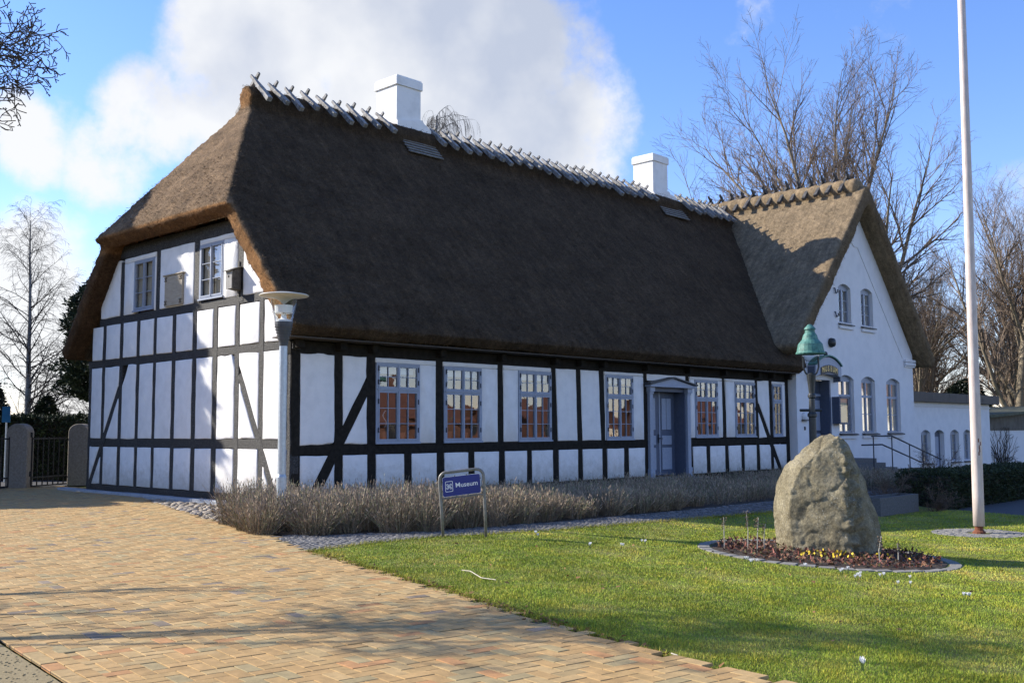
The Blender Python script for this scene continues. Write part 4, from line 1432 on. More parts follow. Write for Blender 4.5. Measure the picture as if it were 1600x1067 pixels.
def wall_with_holes(name, outline, holes, y, th, mat, parent, bottom=None):
    pts = [Vector(p) for p in outline]
    loops = [list(range(len(outline)))]
    for h in holes:
        loops.append(list(range(len(pts), len(pts) + len(h)))); pts += [Vector(p) for p in h]
    vs, es, fs, *_ = delaunay_2d_cdt(pts, [], loops, 1, 1e-5)
    hp = [np.array(h) for h in holes]
    keep = []
    for f in fs:
        c = sum((vs[i] for i in f), Vector((0, 0))) / len(f)
        if any(inside(h, np.array([c.x]), np.array([c.y]))[0] for h in holes):
            continue
        if not inside(outline, np.array([c.x]), np.array([c.y]))[0]:
            continue
        keep.append(tuple(f))
    n = len(vs)
    V = [(v.x, y, v.y) for v in vs] + [(v.x, y + th, v.y) for v in vs]
    Fc = list(keep) + [tuple(i + n for i in reversed(f)) for f in keep]
    cnt = {}
    for f in keep:
        for a, b in zip(f, f[1:] + f[:1]):
            cnt[(a, b)] = cnt.get((a, b), 0) + 1
    for (a, b) in cnt:
        if (b, a) not in cnt:
            Fc.append((a, b, b + n, a + n))
    B = MB(); B.add(V, Fc)
    return B.build(name, mat, parent)


def arched_window(parent, x0, x1, z0, z1, rise, y, transom=.68, rows=2, mat='frame_blue', dark=False):
    fw = .06
    B = MB()
    w = x1 - x0
    zt = z1 - .02
    B.box((x0, y, z0), (x0 + fw, y + .08, zt)); B.box((x1 - fw, y, z0), (x1, y + .08, zt)); B.box((x0 + fw, y + .001, z0), (x1 - fw, y + .08, z0 + fw))
    B.box((x0 + fw, y + .001, zt - fw), (x1 - fw, y + .08, zt))
    head = [(x0, y, zt)] + [(x1, y, zt)] + [(x1 + (x0 - x1) * i / 9, y, z1 + rise * (1 - (2 * i / 9 - 1) ** 2)) for i in range(10)]
    B.prism(head, (0, .08, 0))
    xm = (x0 + x1) / 2
    ztr = z0 + (zt - z0) * transom if transom else None
    B.box((xm - .045, y - .012, z0 + .02), (xm + .045, y + .06, zt - .02))
    tiers = [(z0 + fw, zt - fw, rows)]
    if ztr:
        B.box((x0 + fw * .5, y - .022, ztr - .045), (x1 - fw * .5, y + .06, ztr + .045))
        tiers = [(z0 + fw, ztr - .045, rows), (ztr + .045, zt - fw, 1)]
    panes = []
    for za, zb, r in tiers:
        for a, b in ((x0 + fw, xm - .045), (xm + .045, x1 - fw)):
            for k in range(1, r):
                z = za + (zb - za) * k / r
                B.box((a, y + .012, z - .014), (b, y + .05, z + .014))
            for k in range(r):
                panes.append((a, b, za + (zb - za) * k / r, za + (zb - za) * (k + 1) / r))
    o = B.build('window', mat, parent)
    for p in panes:
        g = glass_pane(o, *p, y=y + .032)
    return o


wing = empty('gabled_wing', (20.49, -.3, 0), 'white painted brick wing with steep thatched gable and arched windows', 'building')
WO = Vector((20.49, -.3, 0))


def wp(o):
    """children of the wing are written in world coordinates"""
    o.matrix_parent_inverse = Matrix.Translation(-WO)
    return o


class WingParent:
    pass


def build_wing():
    Y = -.3
    wins = [(23.64, 24.88), (25.52, 26.70), (27.72, 28.98)]
    ups = [(23.84, 24.86), (25.70, 26.74)]
    outline = [(20.50, -1.0), (30.30, -1.0), (30.30, 4.6), (25.42, 10.2), (20.50, 4.95)]
    holes = [arch_poly(a, b, 1.42, 3.40, .16) for a, b in wins] + [arch_poly(a, b, 5.52, 6.84, .15) for a, b in ups] + [[(21.62, .5), (22.98, .5), (22.98, 3.32), (21.62, 3.32)]]
    first = len(bpy.data.objects)
    before = set(bpy.data.objects)
    wall_with_holes('wall', outline, holes, Y, .32, 'brick_white', wing)
    B = MB(); B.box((20.50, .02, -1.0), (20.82, 11, 4.8)); B.build('side_wall', 'brick_white', wing)
    B = MB(); B.box((29.98, .02, -1.0), (30.30, 11, 4.8)); B.build('side_wall', 'brick_white', wing)
    for a, b in wins:
        arched_window(wing, a, b, 1.42, 3.40, .16, Y + .13, .70, 2)
        s = MB(); s.prism([(a - .06, Y - .13, 1.36), (a - .06, Y + .14, 1.44), (b + .06, Y + .14, 1.44), (b + .06, Y - .13, 1.36)], (0, 0, -.04)); s.build('window_sill', 'slate_sill', wing)
        s = MB(); s.box((a - .05, Y - .08, 1.20), (b + .05, Y - .001, 1.31)); s.build('sill_course', 'brick_white', wing, bevel=.008)
    for i, (a, b) in enumerate(ups):
        arched_window(wing, a, b, 5.52, 6.84, .15, Y + .13, None, 3)
        s = MB(); s.prism([(a - .06, Y - .12, 5.45), (a - .06, Y + .14, 5.53), (b + .06, Y + .14, 5.53), (b + .06, Y - .12, 5.45)], (0, 0, -.04)); s.build('window_sill', 'slate_sill', wing)
        s = MB(); s.box((a - .05, Y - .08, 5.28), (b + .05, Y - .001, 5.40)); s.build('sill_course', 'brick_white', wing, bevel=.008)
    # recessed lines stepping along the gable: thin raised brick bands
    def band(p, q, w=.05, d=.022):
        a, b = Vector(p), Vector(q); t = (b - a).normalized(); n = Vector((-t.y, t.x)) * w / 2
        s = MB(); s.prism([(a.x + n.x, Y - .001, a.y + n.y), (b.x + n.x, Y - .001, b.y + n.y), (b.x - n.x, Y - .001, b.y - n.y), (a.x - n.x, Y - .001, a.y - n.y)], (0, -d, 0)); s.build('brick_band', 'brick_white', wing)
    band((25.22, 8.55), (25.62, 8.55)); band((25.60, 8.50), (29.35, 4.42), .07); band((24.75, 8.95), (25.22, 8.55), .05) if False else None
    band((25.02, 8.72), (25.24, 8.53))
    for z, w in ((4.20, .12), (4.10, .06), (4.33, .10)):
        s = MB(); s.box((29.42, Y - .10 + (.04 if w < .1 else 0), z - w / 2), (30.42, Y - .001, z + w / 2)); s.build('corbel', 'brick_white', wing, bevel=.006)
    band((20.52, 3.46), (21.2, 3.46), .03, .012); band((20.52, 3.32), (21.2, 3.32), .03, .012)
    # iron wall hooks
    for z in (6.70, 5.82):
        s = MB(); s.tube([(23.50, Y, z + .05), (23.50, Y - .05, z + .05), (23.50, Y - .06, z - .06), (23.58, Y - .06, z - .13), (23.70, Y - .06, z - .08), (23.71, Y - .06, z + .02)], .022, 6)
        s.build('wall_hook', 'hinge_iron', wing)
    s = MB(); s.lathe([(.0, 0), (.16, .0), (.18, .05), (.15, .16), (.0, .2)], 14); q = s.build('wall_lamp', 'cast_iron', wing, smooth=True)
    q.location = Vector((23.09, Y, 4.70)); q.rotation_euler = (R(90), 0, 0)
    # bell box and switch
    s = MB(); s.lathe([(.0, 0), (.17, 0), (.17, .06), (.13, .13), (.0, .16)], 12); q = s.build('bell_box', 'brick_white', wing, smooth=True); q.location = Vector((20.98, Y - .001, 1.98)); q.rotation_euler = (R(90), 0, 0)
    s = MB(); s.box((20.80, Y - .14, 1.84), (21.18, Y - .001, 1.88)); s.build('bell_box_lip', 'slate_sill', wing)
    s = MB(); s.box((20.97, Y - .03, 1.52), (21.05, Y - .001, 1.64)); s.build('switch', 'slate_sill', wing)
    # entrance: recessed door, jambs, fanlight, hood with sign
    s = MB(); s.box((21.62, Y + .38, .5), (22.98, Y + .44, 3.32)); d = s.build('door', 'frame_blue_dark', wing)
    for a, b, za, zb in ((21.74, 22.24, .7, 1.4), (22.36, 22.86, .7, 1.4), (21.74, 22.24, 1.5, 2.6), (22.36, 22.86, 1.5, 2.6)):
        s = MB(); s.box((a, Y + .355, za), (b, Y + .382, zb)); s.build('door_panel', 'frame_blue', d, bevel=.01)
    s = MB(); s.box((21.62, Y + .33, 2.74), (22.98, Y + .381, 2.82)); s.build('door_transom', 'frame_blue', d)
    glass_pane(d, 21.78, 22.82, 2.86, 3.26, Y + .36)
    for a in (21.625, 22.875):
        s = MB(); s.box((a, Y - .02, .5), (a + .10, Y + .37, 3.31)); s.build('door_jamb', 'frame_blue_dark', wing)
    hood = []
    n = 12
    xa, xb = 21.36, 23.30
    prof = [(xa, 3.62)]
    for i in range(n + 1):
        t = i / n
        prof.append((xa + (xb - xa) * t, 3.78 + .34 * math.sin(PI * t) ** .8))
    prof.append((xb, 3.62))
    low = [(xa + (xb - xa) * (1 - i / n), 3.42 + .10 * math.sin(PI * i / n)) for i in range(n + 1)]
    poly = [(x, Y - .30, z) for x, z in prof] + [(x, Y - .30, z) for x, z in low]
    s = MB(); s.prism(poly, (0, .299, 0)); hd = s.build('door_hood', 'frame_blue', wing)
    cap = [(x, z + .03) for x, z in prof[1:-1]]
    s = MB()
    V = []
    for x, z in cap:
        V += [(x, Y - .36, z), (x, Y - .002, z), (x, Y - .36, z + .045), (x, Y - .002, z + .045)]
    Fc = []
    for i in range(len(cap) - 1):
        o = i * 4
        Fc += [(o, o + 1, o + 5, o + 4), (o + 2, o + 6, o + 7, o + 3), (o, o + 4, o + 6, o + 2), (o + 1, o + 3, o + 7, o + 5)]
    Fc += [(0, 2, 3, 1), (len(V) - 4, len(V) - 3, len(V) - 1, len(V) - 2)]
    s.add(V, Fc); s.build('hood_cap', 'copper_green', hd)
    s = MB(); s.lathe([(0, 0), (.07, .01), (.07, .07), (.03, .13), (0, .15)], 10, (22.33, Y - .2, 4.19)); s.build('finial', 'slate_sill', hd, smooth=True)
    for a in (xa - .03, xb - .05):
        s = MB(); s.box((a, Y - .26, 3.26), (a + .08, Y - .001, 3.75)); s.build('hood_bracket', 'frame_blue_dark', hd)
    # sign board with gold letters under the arch
    n = 10
    up = [(21.72 + 1.30 * i / n, 3.66 + .18 * math.sin(PI * (.12 + .76 * i / n))) for i in range(n + 1)]
    lo = [(21.72 + 1.30 * (1 - i / n), 3.45 + .10 * math.sin(PI * i / n)) for i in range(n + 1)]
    s = MB(); s.prism([(x, Y - .32, z) for x, z in up + lo], (0, .018, 0)); sb = s.build('sign_board', 'sign_dark', hd)
    for i, ch in enumerate('MUSEUM'):
        me = text_mesh(ch, .27, .008)
        t = (i + .5) / 6
        q = obj('letter', me, 'gold', sb, (21.80 + 1.14 * t, Y - .322, 3.545 + .075 * math.sin(PI * t)), (R(90), R(-10) * (t - .5) * -2, 0)); q.scale = (.84, 1, 1)
    # notice case
    s = MB(); s.box((23.08, Y - .30, 1.74), (23.16, Y - .001, 2.72)); s.box((23.16, Y - .31, 1.72), (23.80, Y - .26, 1.79)); s.box((23.16, Y - .31, 2.66), (23.80, Y - .26, 2.74)); s.box((23.74, Y - .31, 1.79), (23.80, Y - .26, 2.66)); s.box((23.16, Y - .25, 1.75), (23.76, Y - .001, 2.71))
    nc = s.build('notice_case', 'frame_blue_dark', wing)
    s = MB(); s.box((23.17, Y - .258, 1.80), (23.73, Y - .252, 2.65)); s.build('notice_sheet', 'pale_render', nc)
    g = glass_pane(nc, 23.16, 23.74, 1.79, 2.66, Y - .292)
    # steps and landing
    s = MB(); s.box((21.2, -2.0, -.07), (24.6, Y - .002, .18)); s.box((21.2, -1.7, .18), (24.3, Y - .003, .34)); s.box((21.2, -1.5, .34), (24.0, Y - .004, .5)); s.build('entrance_steps', 'granite_dark', wing)
    # thatch
    KX, rx, rz = 1.1, 25.35, 10.90
    yf, yb = -.95, 11.6
    left = [(19.40, yf, rz - KX * 5.95), (19.40, yb, rz - KX * 5.95), (rx, yb, rz), (rx, yf, rz)]
    right = [(31.25, yf, rz - KX * 5.9), (31.25, yb, rz - KX * 5.9), (rx, yb, rz), (rx, yf, rz)]

    def straw_tint(co, nr):
        t = np.ones((len(co), 3))
        f = np.clip((-nr[:, 1] - .5) / .3, 0, 1)  # front-facing cut tinted darker
        return t * (1 - f[:, None]) + f[:, None] * np.array([.62, .60, .58])
    me, co, nr = thatch_mesh('thatch', [prism_data(left, .50), prism_data(right, .50)], mat='thatch_wing', straw_tint=straw_tint, smooth=5, voxel=.10)
    rf = obj('roof', me, None, wing)
    sm, idx = straw(co, nr, (co[:, 1] < 4) & ((nr[:, 0] < -.3) | (co[:, 1] < -.7)), 24000, rf, 'thatch_wing')
    a = sm.color_attributes.new('straw_tint', 'FLOAT_COLOR', 'POINT')
    t = np.ones((4 * len(idx), 4), dtype=np.float32); t[:, :3] = np.repeat(RNG.uniform(.7, 1.5, (len(idx), 1)) * np.ones((1, 3)), 4, 0)
    a.data.foreach_set('color', t.ravel())
    obj('straw_ends', sm, 'thatch_wing', rf)['kind'] = 'stuff'
    # scalloped straw roll along the ridge
    s = MB()
    ys = np.arange(-.62, 11.2, .06)
    pts = [(rx, y, rz - .12 + .015 * math.sin(y * 3)) for y in ys]
    rad = [(.385 + .03 * abs(math.sin(PI * (y + .62) / .52))) * min(1, .75 + (y + .62) * 2) for y in ys]
    s.tube(pts, rad, 18)
    me = s.mesh('ridge_roll', smooth=True)
    const_tint(me, (1.1, 1.08, 1.05), 'straw_tint')
    obj('ridge_roll', me, 'thatch_wing', rf)
    for i in range(22):
        ridge_pair(rf, (rx, -.10 + i * .52, rz + .36), (0, 1, 0), 'ridge_log_grey', ln=.92, stub=.30, ang=47, seed=100 + i, r=.06)
    # move everything into the wing's own frame
    for o in bpy.data.objects:
        if o.parent is wing:
            o.location = Vector(o.location) - WO


def text_mesh(txt, size, depth):
    cu = bpy.data.curves.new('txt', 'FONT'); cu.body = txt; cu.size = size; cu.extrude = depth; cu.align_x = 'CENTER'; cu.align_y = 'BOTTOM' if len(txt) > 1 else 'BOTTOM_BASELINE'
    cu.offset = size * (.006 if len(txt) > 1 else .018)
    cu.resolution_u = 4
    o = bpy.data.objects.new('txt', cu); C.objects.link(o)
    dg = bpy.context.evaluated_depsgraph_get()
    me = bpy.data.meshes.new_from_object(o.evaluated_get(dg))
    bpy.data.objects.remove(o)
    me.name = 'letter'
    return me


build_wing()

# stair railing of the wing, in front of its wall
t = empty('stair_railing', (22.6, -1.9, 0), 'dark blue metal stair railing sloping down beside the wing entrance', 'railing')
for k, (p, q) in enumerate((((24.2, -2.0, 1.30), (28.6, -2.0, .36)), ((23.4, -2.0, 1.0), (26.7, -2.0, .30)))):
    b = MB(); b.tube([p, q], .028, 8); b.tube([p, (p[0] - 1.6, p[1], p[2])], .028, 8); o = b.build('rail', 'hinge_iron', t); o.location = -Vector(t.location)
for x, z in ((22.7, 1.3), (24.2, 1.3), (25.7, .98), (26.9, .72)):
    b = MB(); b.tube([(x, -2.0, gz(x, -2) - .06), (x, -2.0, z)], .022, 8); o = b.build('baluster', 'hinge_iron', t); o.location = -Vector(t.location)


# ------------------------------------------------------------------ flat-roofed wing, shed
def build_flat():
    Y = .05
    f = empty('flat_roofed_annexe', (30.34, Y, -.9), 'low white flat-roofed annexe with brown fascia and small arched windows', 'building')
    W = Vector(f.location)
    ops = [(31.75, 32.75), (34.95, 35.95), (36.5, 37.4)]
    door = (33.2, 34.25)
    holes = [arch_poly(a, b, .12, 1.36, .14) for a, b in ops] + [arch_poly(door[0], door[1], -.6, 1.36, .14)]
    wall_with_holes('wall', [(30.34, -1.2), (39.9, -1.2), (39.9, 2.7), (30.34, 2.7)], holes, Y, .3, 'brick_white', f)
    B = MB(); B.box((39.6, Y + .3, -1.2), (39.9, 7, 2.7)); B.build('side_wall', 'brick_white', f)
    x = 30.34
    while x < 40.3:
        x2 = min(x + 1.95, 40.4)
        B = MB(); B.box((x + .008, Y - .32, 2.70), (x2 - .008, Y - .02, 3.10)); B.build('fascia_board', 'fascia', f)
        x = x2
    B = MB(); B.box((30.34, Y - .02, 2.70), (40.2, 7.2, 3.0)); B.build('flat_roof', 'fascia', f)
    B = MB(); B.box((30.34, Y - .05, 2.50), (39.9, Y - .001, 2.545)); B.build('brick_band', 'brick_white', f)
    for a, b in ops:
        arched_window(f, a, b, .12, 1.36, .14, Y + .15, None, 3)
        s = MB(); s.prism([(a - .06, Y - .1, .05), (a - .06, Y + .14, .12), (b + .06, Y + .14, .12), (b + .06, Y - .1, .05)], (0, 0, -.04)); s.build('window_sill', 'slate_sill', f)
    s = MB(); s.box((door[0], Y + .2, -.6), (door[1], Y + .26, 1.5)); d = s.build('door', 'frame_blue_dark', f)
    s = MB(); s.box((door[0] + .2, Y + .18, -.4), (door[1] - .2, Y + .202, 1.2)); s.build('door_panel', 'frame_blue', d, bevel=.01)
    s = MB(); s.box((31.9, -.6, -.95), (34.6, Y - .002, -.55)); s.build('door_step', 'granite_dark', f)
    for o in f.children:
        o.location = Vector(o.location) - W
    sh = empty('garden_shed', (40.6, .6, -.9), 'low white garden shed with grey boards and mossy sloping roof beside the flat annexe', 'shed')
    W = Vector(sh.location)
    s = MB(); s.box((40.6, .6, -1.0), (54, .9, 1.45)); s.build('wall', 'brick_white', sh)
    for k in range(30):
        s = MB(); s.box((40.62 + k * .44, .56, 1.45), (41.04 + k * .44, .62, 2.05 + k * .02)); s.build('board', 'shed_wood', sh)
    s = MB(); s.prism([(40.2, .1, 2.06), (54.2, .1, 2.72), (54.2, .1, 2.86), (40.2, .1, 2.2)], (0, 5, 0)); s.build('roof', 'shed_roof', sh)
    for o in sh.children:
        o.location = Vector(o.location) - W
    # bare climber trained on the shed wall
    cl = empty('climbing_plant', (42.6, .5, -.9), 'bare woody climber spread over the white shed wall', 'climber')
    s = MB(); rr = random.Random(3)
    for k in range(46):
        p = Vector((42.5 + rr.uniform(-.2, .2), .52, -.95)); d = Vector((rr.uniform(-.6, 1.4), 0, 1)); pts = [p.copy()]
        for j in range(11):
            d += Vector((rr.uniform(-.5, .55), 0, rr.uniform(-.45, .3))); d.normalize(); p = p + d * .28; p.y = .50 + rr.uniform(-.1, .04); p.z = min(p.z, 1.6); p.x = max(p.x, 40.7); pts.append(p.copy())
        r = rr.uniform(.012, .03); s.tube(pts, [r * (1 - .7 * i / 11) for i in range(12)], 4)
    o = s.build('branches', 'bark_dark', cl, fix=False); o.location = -Vector(cl.location)


build_flat()


# ------------------------------------------------------------------ street furniture and garden things
def build_bird_box():
    t = empty('bird_box', (-.03, 2.05, 4.66), 'dark wooden bird nesting box hung beside the gable window', 'bird box')
    B = MB(); B.prism([(0, -.16, 0), (-.30, -.16, .04), (-.30, -.16, .50), (0, -.16, .62)], (0, .32, 0)); B.build('body', 'bird_box', t)
    B = MB(); B.box((-.325, -.165, .03), (-.301, .165, .51)); B.build('front_board', 'bird_box_front', t)
    B = MB(); B.prism([(.0, -.21, .63), (-.40, -.21, .49), (-.40, -.21, .515), (0, -.21, .655)], (0, .42, 0)); B.build('roof_board', 'bird_box', t)
    B = MB(); B.lathe([(0, 0), (.035, 0), (.035, .006), (0, .006)], 12); o = B.build('entrance_hole', 'black', t); o.location = (-.326, 0, .36); o.rotation_euler = (0, R(-90), 0)
    B = MB(); B.box((-.005, -.05, -.14), (.012, .05, .8)); B.build('hanger_board', 'bird_box', t)
    t.scale = (.74, .74, .82)


build_bird_box()


def build_lamp_modern():
    t = empty('park_lamp', (-2.33, -3.2, -.01), 'modern grey street lamp with flat disc shade rising from the lavender', 'street lamp')
    B = MB(); B.lathe([(.0, 0), (.085, 0), (.085, .8), (.068, .85), (.068, 3.02), (.0, 3.02)], 20); B.build('post', 'galvanised', t, smooth=False)
    B = MB(); B.lathe([(.0, 3.0), (.072, 3.0), (.078, 3.06), (.150, 3.36), (.152, 3.41), (.0, 3.41)], 24); B.build('cone', 'lamp_grey', t)
    for k in range(5):
        z = 3.12 + k * .05; r = .088 + (z - 3.06) / .30 * .072
        B = MB(); B.lathe([(r - .01, z), (r + .004, z), (r + .004, z + .008), (r - .01, z + .008)], 24); B.build('groove_ring', 'lamp_grey', t)
    B = MB()
    n = 28
    V = []
    for r, z in ((.148, 3.41), (.225, 3.80)):
        for j in range(n):
            a = 2 * PI * j / n; V.append((r * math.cos(a), r * math.sin(a), z))
    B.add(V, [(j, (j + 1) % n, n + (j + 1) % n, n + j) for j in range(n)]); B.build('glass_cone', 'lamp_glass', t, fix=False, smooth=True)
    B = MB(); B.lathe([(.0, 3.41), (.12, 3.41), (.12, 3.44), (.05, 3.47), (.04, 3.55), (.0, 3.55)], 20); B.build('lamp_holder', 'lamp_white', t)
    B = MB(); B.lathe([(.125, 3.56), (.15, 3.56), (.155, 3.69), (.13, 3.69)], 20); B.build('reflector', 'lamp_white', t)
    B = MB(); B.lathe([(.0, 3.70), (.02, 3.72), (.10, 3.785), (.20, 3.825), (.405, 3.848), (.418, 3.858), (.40, 3.872), (.2, 3.905), (.0, 3.915)], 36); B.build('disc_shade', 'lamp_disc', t, smooth=True)


build_lamp_modern()


def build_lamp_old():
    t = empty('cast_iron_lamp', (8.0, -7.45, -.25), 'old black cast iron lamp post with green copper lantern hood', 'street lamp')
    B = MB(); B.lathe([(0, -.02), (.20, 0), (.20, .12), (.15, .18), (.13, .55), (.15, .60), (.10, .66), (.085, .9), (.075, 2.05), (.10, 2.07), (.10, 2.12), (.07, 2.16), (.06, 2.45), (.085, 2.47), (.085, 2.52), (.06, 2.56), (.075, 2.75), (.10, 2.95), (.05, 3.0), (0, 3.0)], 14)
    B.build('post', 'cast_iron', t)
    B = MB(); B.tube([(-.26 * R0.x, -.26 * R0.y, 2.20), (.2 * R0.x, .2 * R0.y, 2.20)], .03, 8); B.build('ladder_bar', 'cast_iron', t)
    for s in (-1, 1):
        B = MB(); v = R0 * s
        B.tube([v * .04 + Vector((0, 0, 2.92)), v * .12 + Vector((0, 0, 2.99)), v * .165 + Vector((0, 0, 3.12)), v * .16 + Vector((0, 0, 3.33))], .02, 6); B.build('lyre_arm', 'cast_iron', t)
    B = MB(); B.lathe([(0, 3.22), (.10, 3.24), (.17, 3.32), (.19, 3.40), (0, 3.40)], 18); B.build('globe', 'lamp_glass', t, smooth=True)
    B = MB(); B.lathe([(.0, 3.385), (.30, 3.385), (.31, 3.41), (.285, 3.45), (.255, 3.60), (.17, 3.70), (.145, 3.79), (.105, 3.85), (.10, 3.905), (.125, 3.915), (.11, 3.95), (.04, 4.02), (0, 4.03)], 22); B.build('copper_hood', 'copper_green', t, smooth=False)


build_lamp_old()


def build_sign():
    a = Vector((-1.86, -6.69, -.012)); u = (Vector((-1.41, -7.14, -.012)) - a).normalized()
    t = empty('museum_sign', a, 'blue museum direction sign in a tilted grey tube frame', 'sign', rz=math.atan2(u.y, u.x))
    # local: x along the frame, z up, front is -y
    pts = [(.010, 0, -.06), (-.020, 0, .40), (-.050, 0, .80)]
    for i in range(1, 6):
        th = PI - i * (PI / 2) / 6
        pts.append((.058 + .108 * math.cos(th), 0, .838 + .105 * math.sin(th) + i * .002))
    pts += [(.06, 0, .950), (.485, 0, .998)]
    for i in range(1, 6):
        th = PI / 2 - i * (PI / 2) / 6
        pts.append((.495 + .105 * math.cos(th), 0, .893 + .105 * math.sin(th)))
    pts += [(.603, 0, .86), (.620, 0, .42), (.636, 0, -.06)]
    B = MB(); B.tube(pts, .0235, 10); B.build('tube_frame', 'sign_tube', t, smooth=True)
    B = MB(); B.tube([(-.028, 0, .558), (.608, 0, .632)], .009, 8); B.build('cross_rod', 'sign_tube', t)
    # rounded board, sheared with the frame
    c = [(.000, .585), (.566, .652), (.548, .938), (-.012, .878)]
    def P(s, v):
        x = (c[0][0] * (1 - s) + c[1][0] * s) * (1 - v) + (c[3][0] * (1 - s) + c[2][0] * s) * v
        z = (c[0][1] * (1 - s) + c[1][1] * s) * (1 - v) + (c[3][1] * (1 - s) + c[2][1] * s) * v
        return x, z
    def rounded(m0, r, w=.566, h=.29):
        out = []
        for cx, cy, a0 in ((r, r, PI), (1 - r, r, 1.5 * PI), (1 - r, 1, 0), (r, 1, .5 * PI)):
            pass
        rs, rv = r / w, r / h
        for cs, cv, a0 in ((m0 + rs, m0 * w / h + rv, PI), (1 - m0 - rs, m0 * w / h + rv, 1.5 * PI), (1 - m0 - rs, 1 - m0 * w / h - rv, 0), (m0 + rs, 1 - m0 * w / h - rv, .5 * PI)):
            for i in range(5):
                th = a0 + i * PI / 8
                out.append(P(cs + rs * math.cos(th), cv + rv * math.sin(th)))
        return out
    B = MB(); B.prism([(x, -.010, z) for x, z in rounded(0, .03)], (0, .016, 0)); bd = B.build('sign_board', 'sign_white', t)
    B = MB(); B.prism([(x, -.0125, z) for x, z in rounded(.008, .028)], (0, .0024, 0)); B.build('sign_face', 'sign_blue', bd)
    for s, v in ((.33, 1.0), (.64, 1.0), (.35, 0), (.66, 0), (0, .75), (0, .3), (1, .75), (1, .3)):
        x, z = P(s, v); B = MB(); B.box((x - .008, -.016, z - .010), (x + .008, .012, z + .010)); B.build('clip', 'sign_tube', bd)
    sh = math.atan2(.067, .566)
    # looped square sight symbol in a rounded frame
    fr = []
    x0, x1, v0, v1 = .075, .275, .24, .77
    def ring(ins):
        q = []
        rs, rv = .03, .055
        for cs, cv, a0 in ((x0 + rs, v0 + rv, PI), (x1 - rs, v0 + rv, 1.5 * PI), (x1 - rs, v1 - rv, 0), (x0 + rs, v1 - rv, .5 * PI)):
            for i in range(5):
                th = a0 + i * PI / 8
                q.append(P(cs + (rs - ins) * math.cos(th), cv + (rv - ins * 1.95) * math.sin(th)))
        return q
    o_, i_ = ring(0), ring(.013)
    B = MB(); n = len(o_)
    V = [(x, -.0140, z) for x, z in o_ + i_] + [(x, -.0122, z) for x, z in o_ + i_]
    Fc = [(i, (i + 1) % n, n + (i + 1) % n, n + i) for i in range(n)] + [(2 * n + i, 3 * n + i, 3 * n + (i + 1) % n, 2 * n + (i + 1) % n) for i in range(n)]
    Fc += [(i, 2 * n + i, 2 * n + (i + 1) % n, (i + 1) % n) for i in range(n)] + [(n + i, n + (i + 1) % n, 3 * n + (i + 1) % n, 3 * n + i) for i in range(n)]
    B.add(V, Fc); B.build('symbol_frame', 'sign_white', bd)
    pts = []
    cs, cv = .175, .505; k = .022; lr = .021
    for sx, sy, st in ((-1, -1, .5 * PI), (-1, 1, 0), (1, 1, 1.5 * PI), (1, -1, PI)):
        # a loop outside each corner of the square, three quarters of a turn
        for i in range(10):
            th = st + 1.5 * PI * i / 9
            pts.append((sx * (k + lr) + lr * math.cos(th), sy * (k + lr) + lr * math.sin(th)))
    pts.append(pts[0])
    B = MB(); B.tube([(*P(cs + px, cv + py * 1.95), 0) for px, py in pts], .0042, 5)
    B.v = [(x, -.0128 + z_ * .15, y) for x, y, z_ in B.v]
    B.build('loop_symbol', 'sign_white', bd, fix=True)
    me = text_mesh('Museum', .098, .0008)
    x, z = P(.365, .40)
    lt = obj('lettering', me, 'sign_white', bd, ((P(.36, .4)[0] + P(.92, .4)[0]) / 2, -.0132, P(.63, .36)[1]), (R(90), -sh, 0))


build_sign()


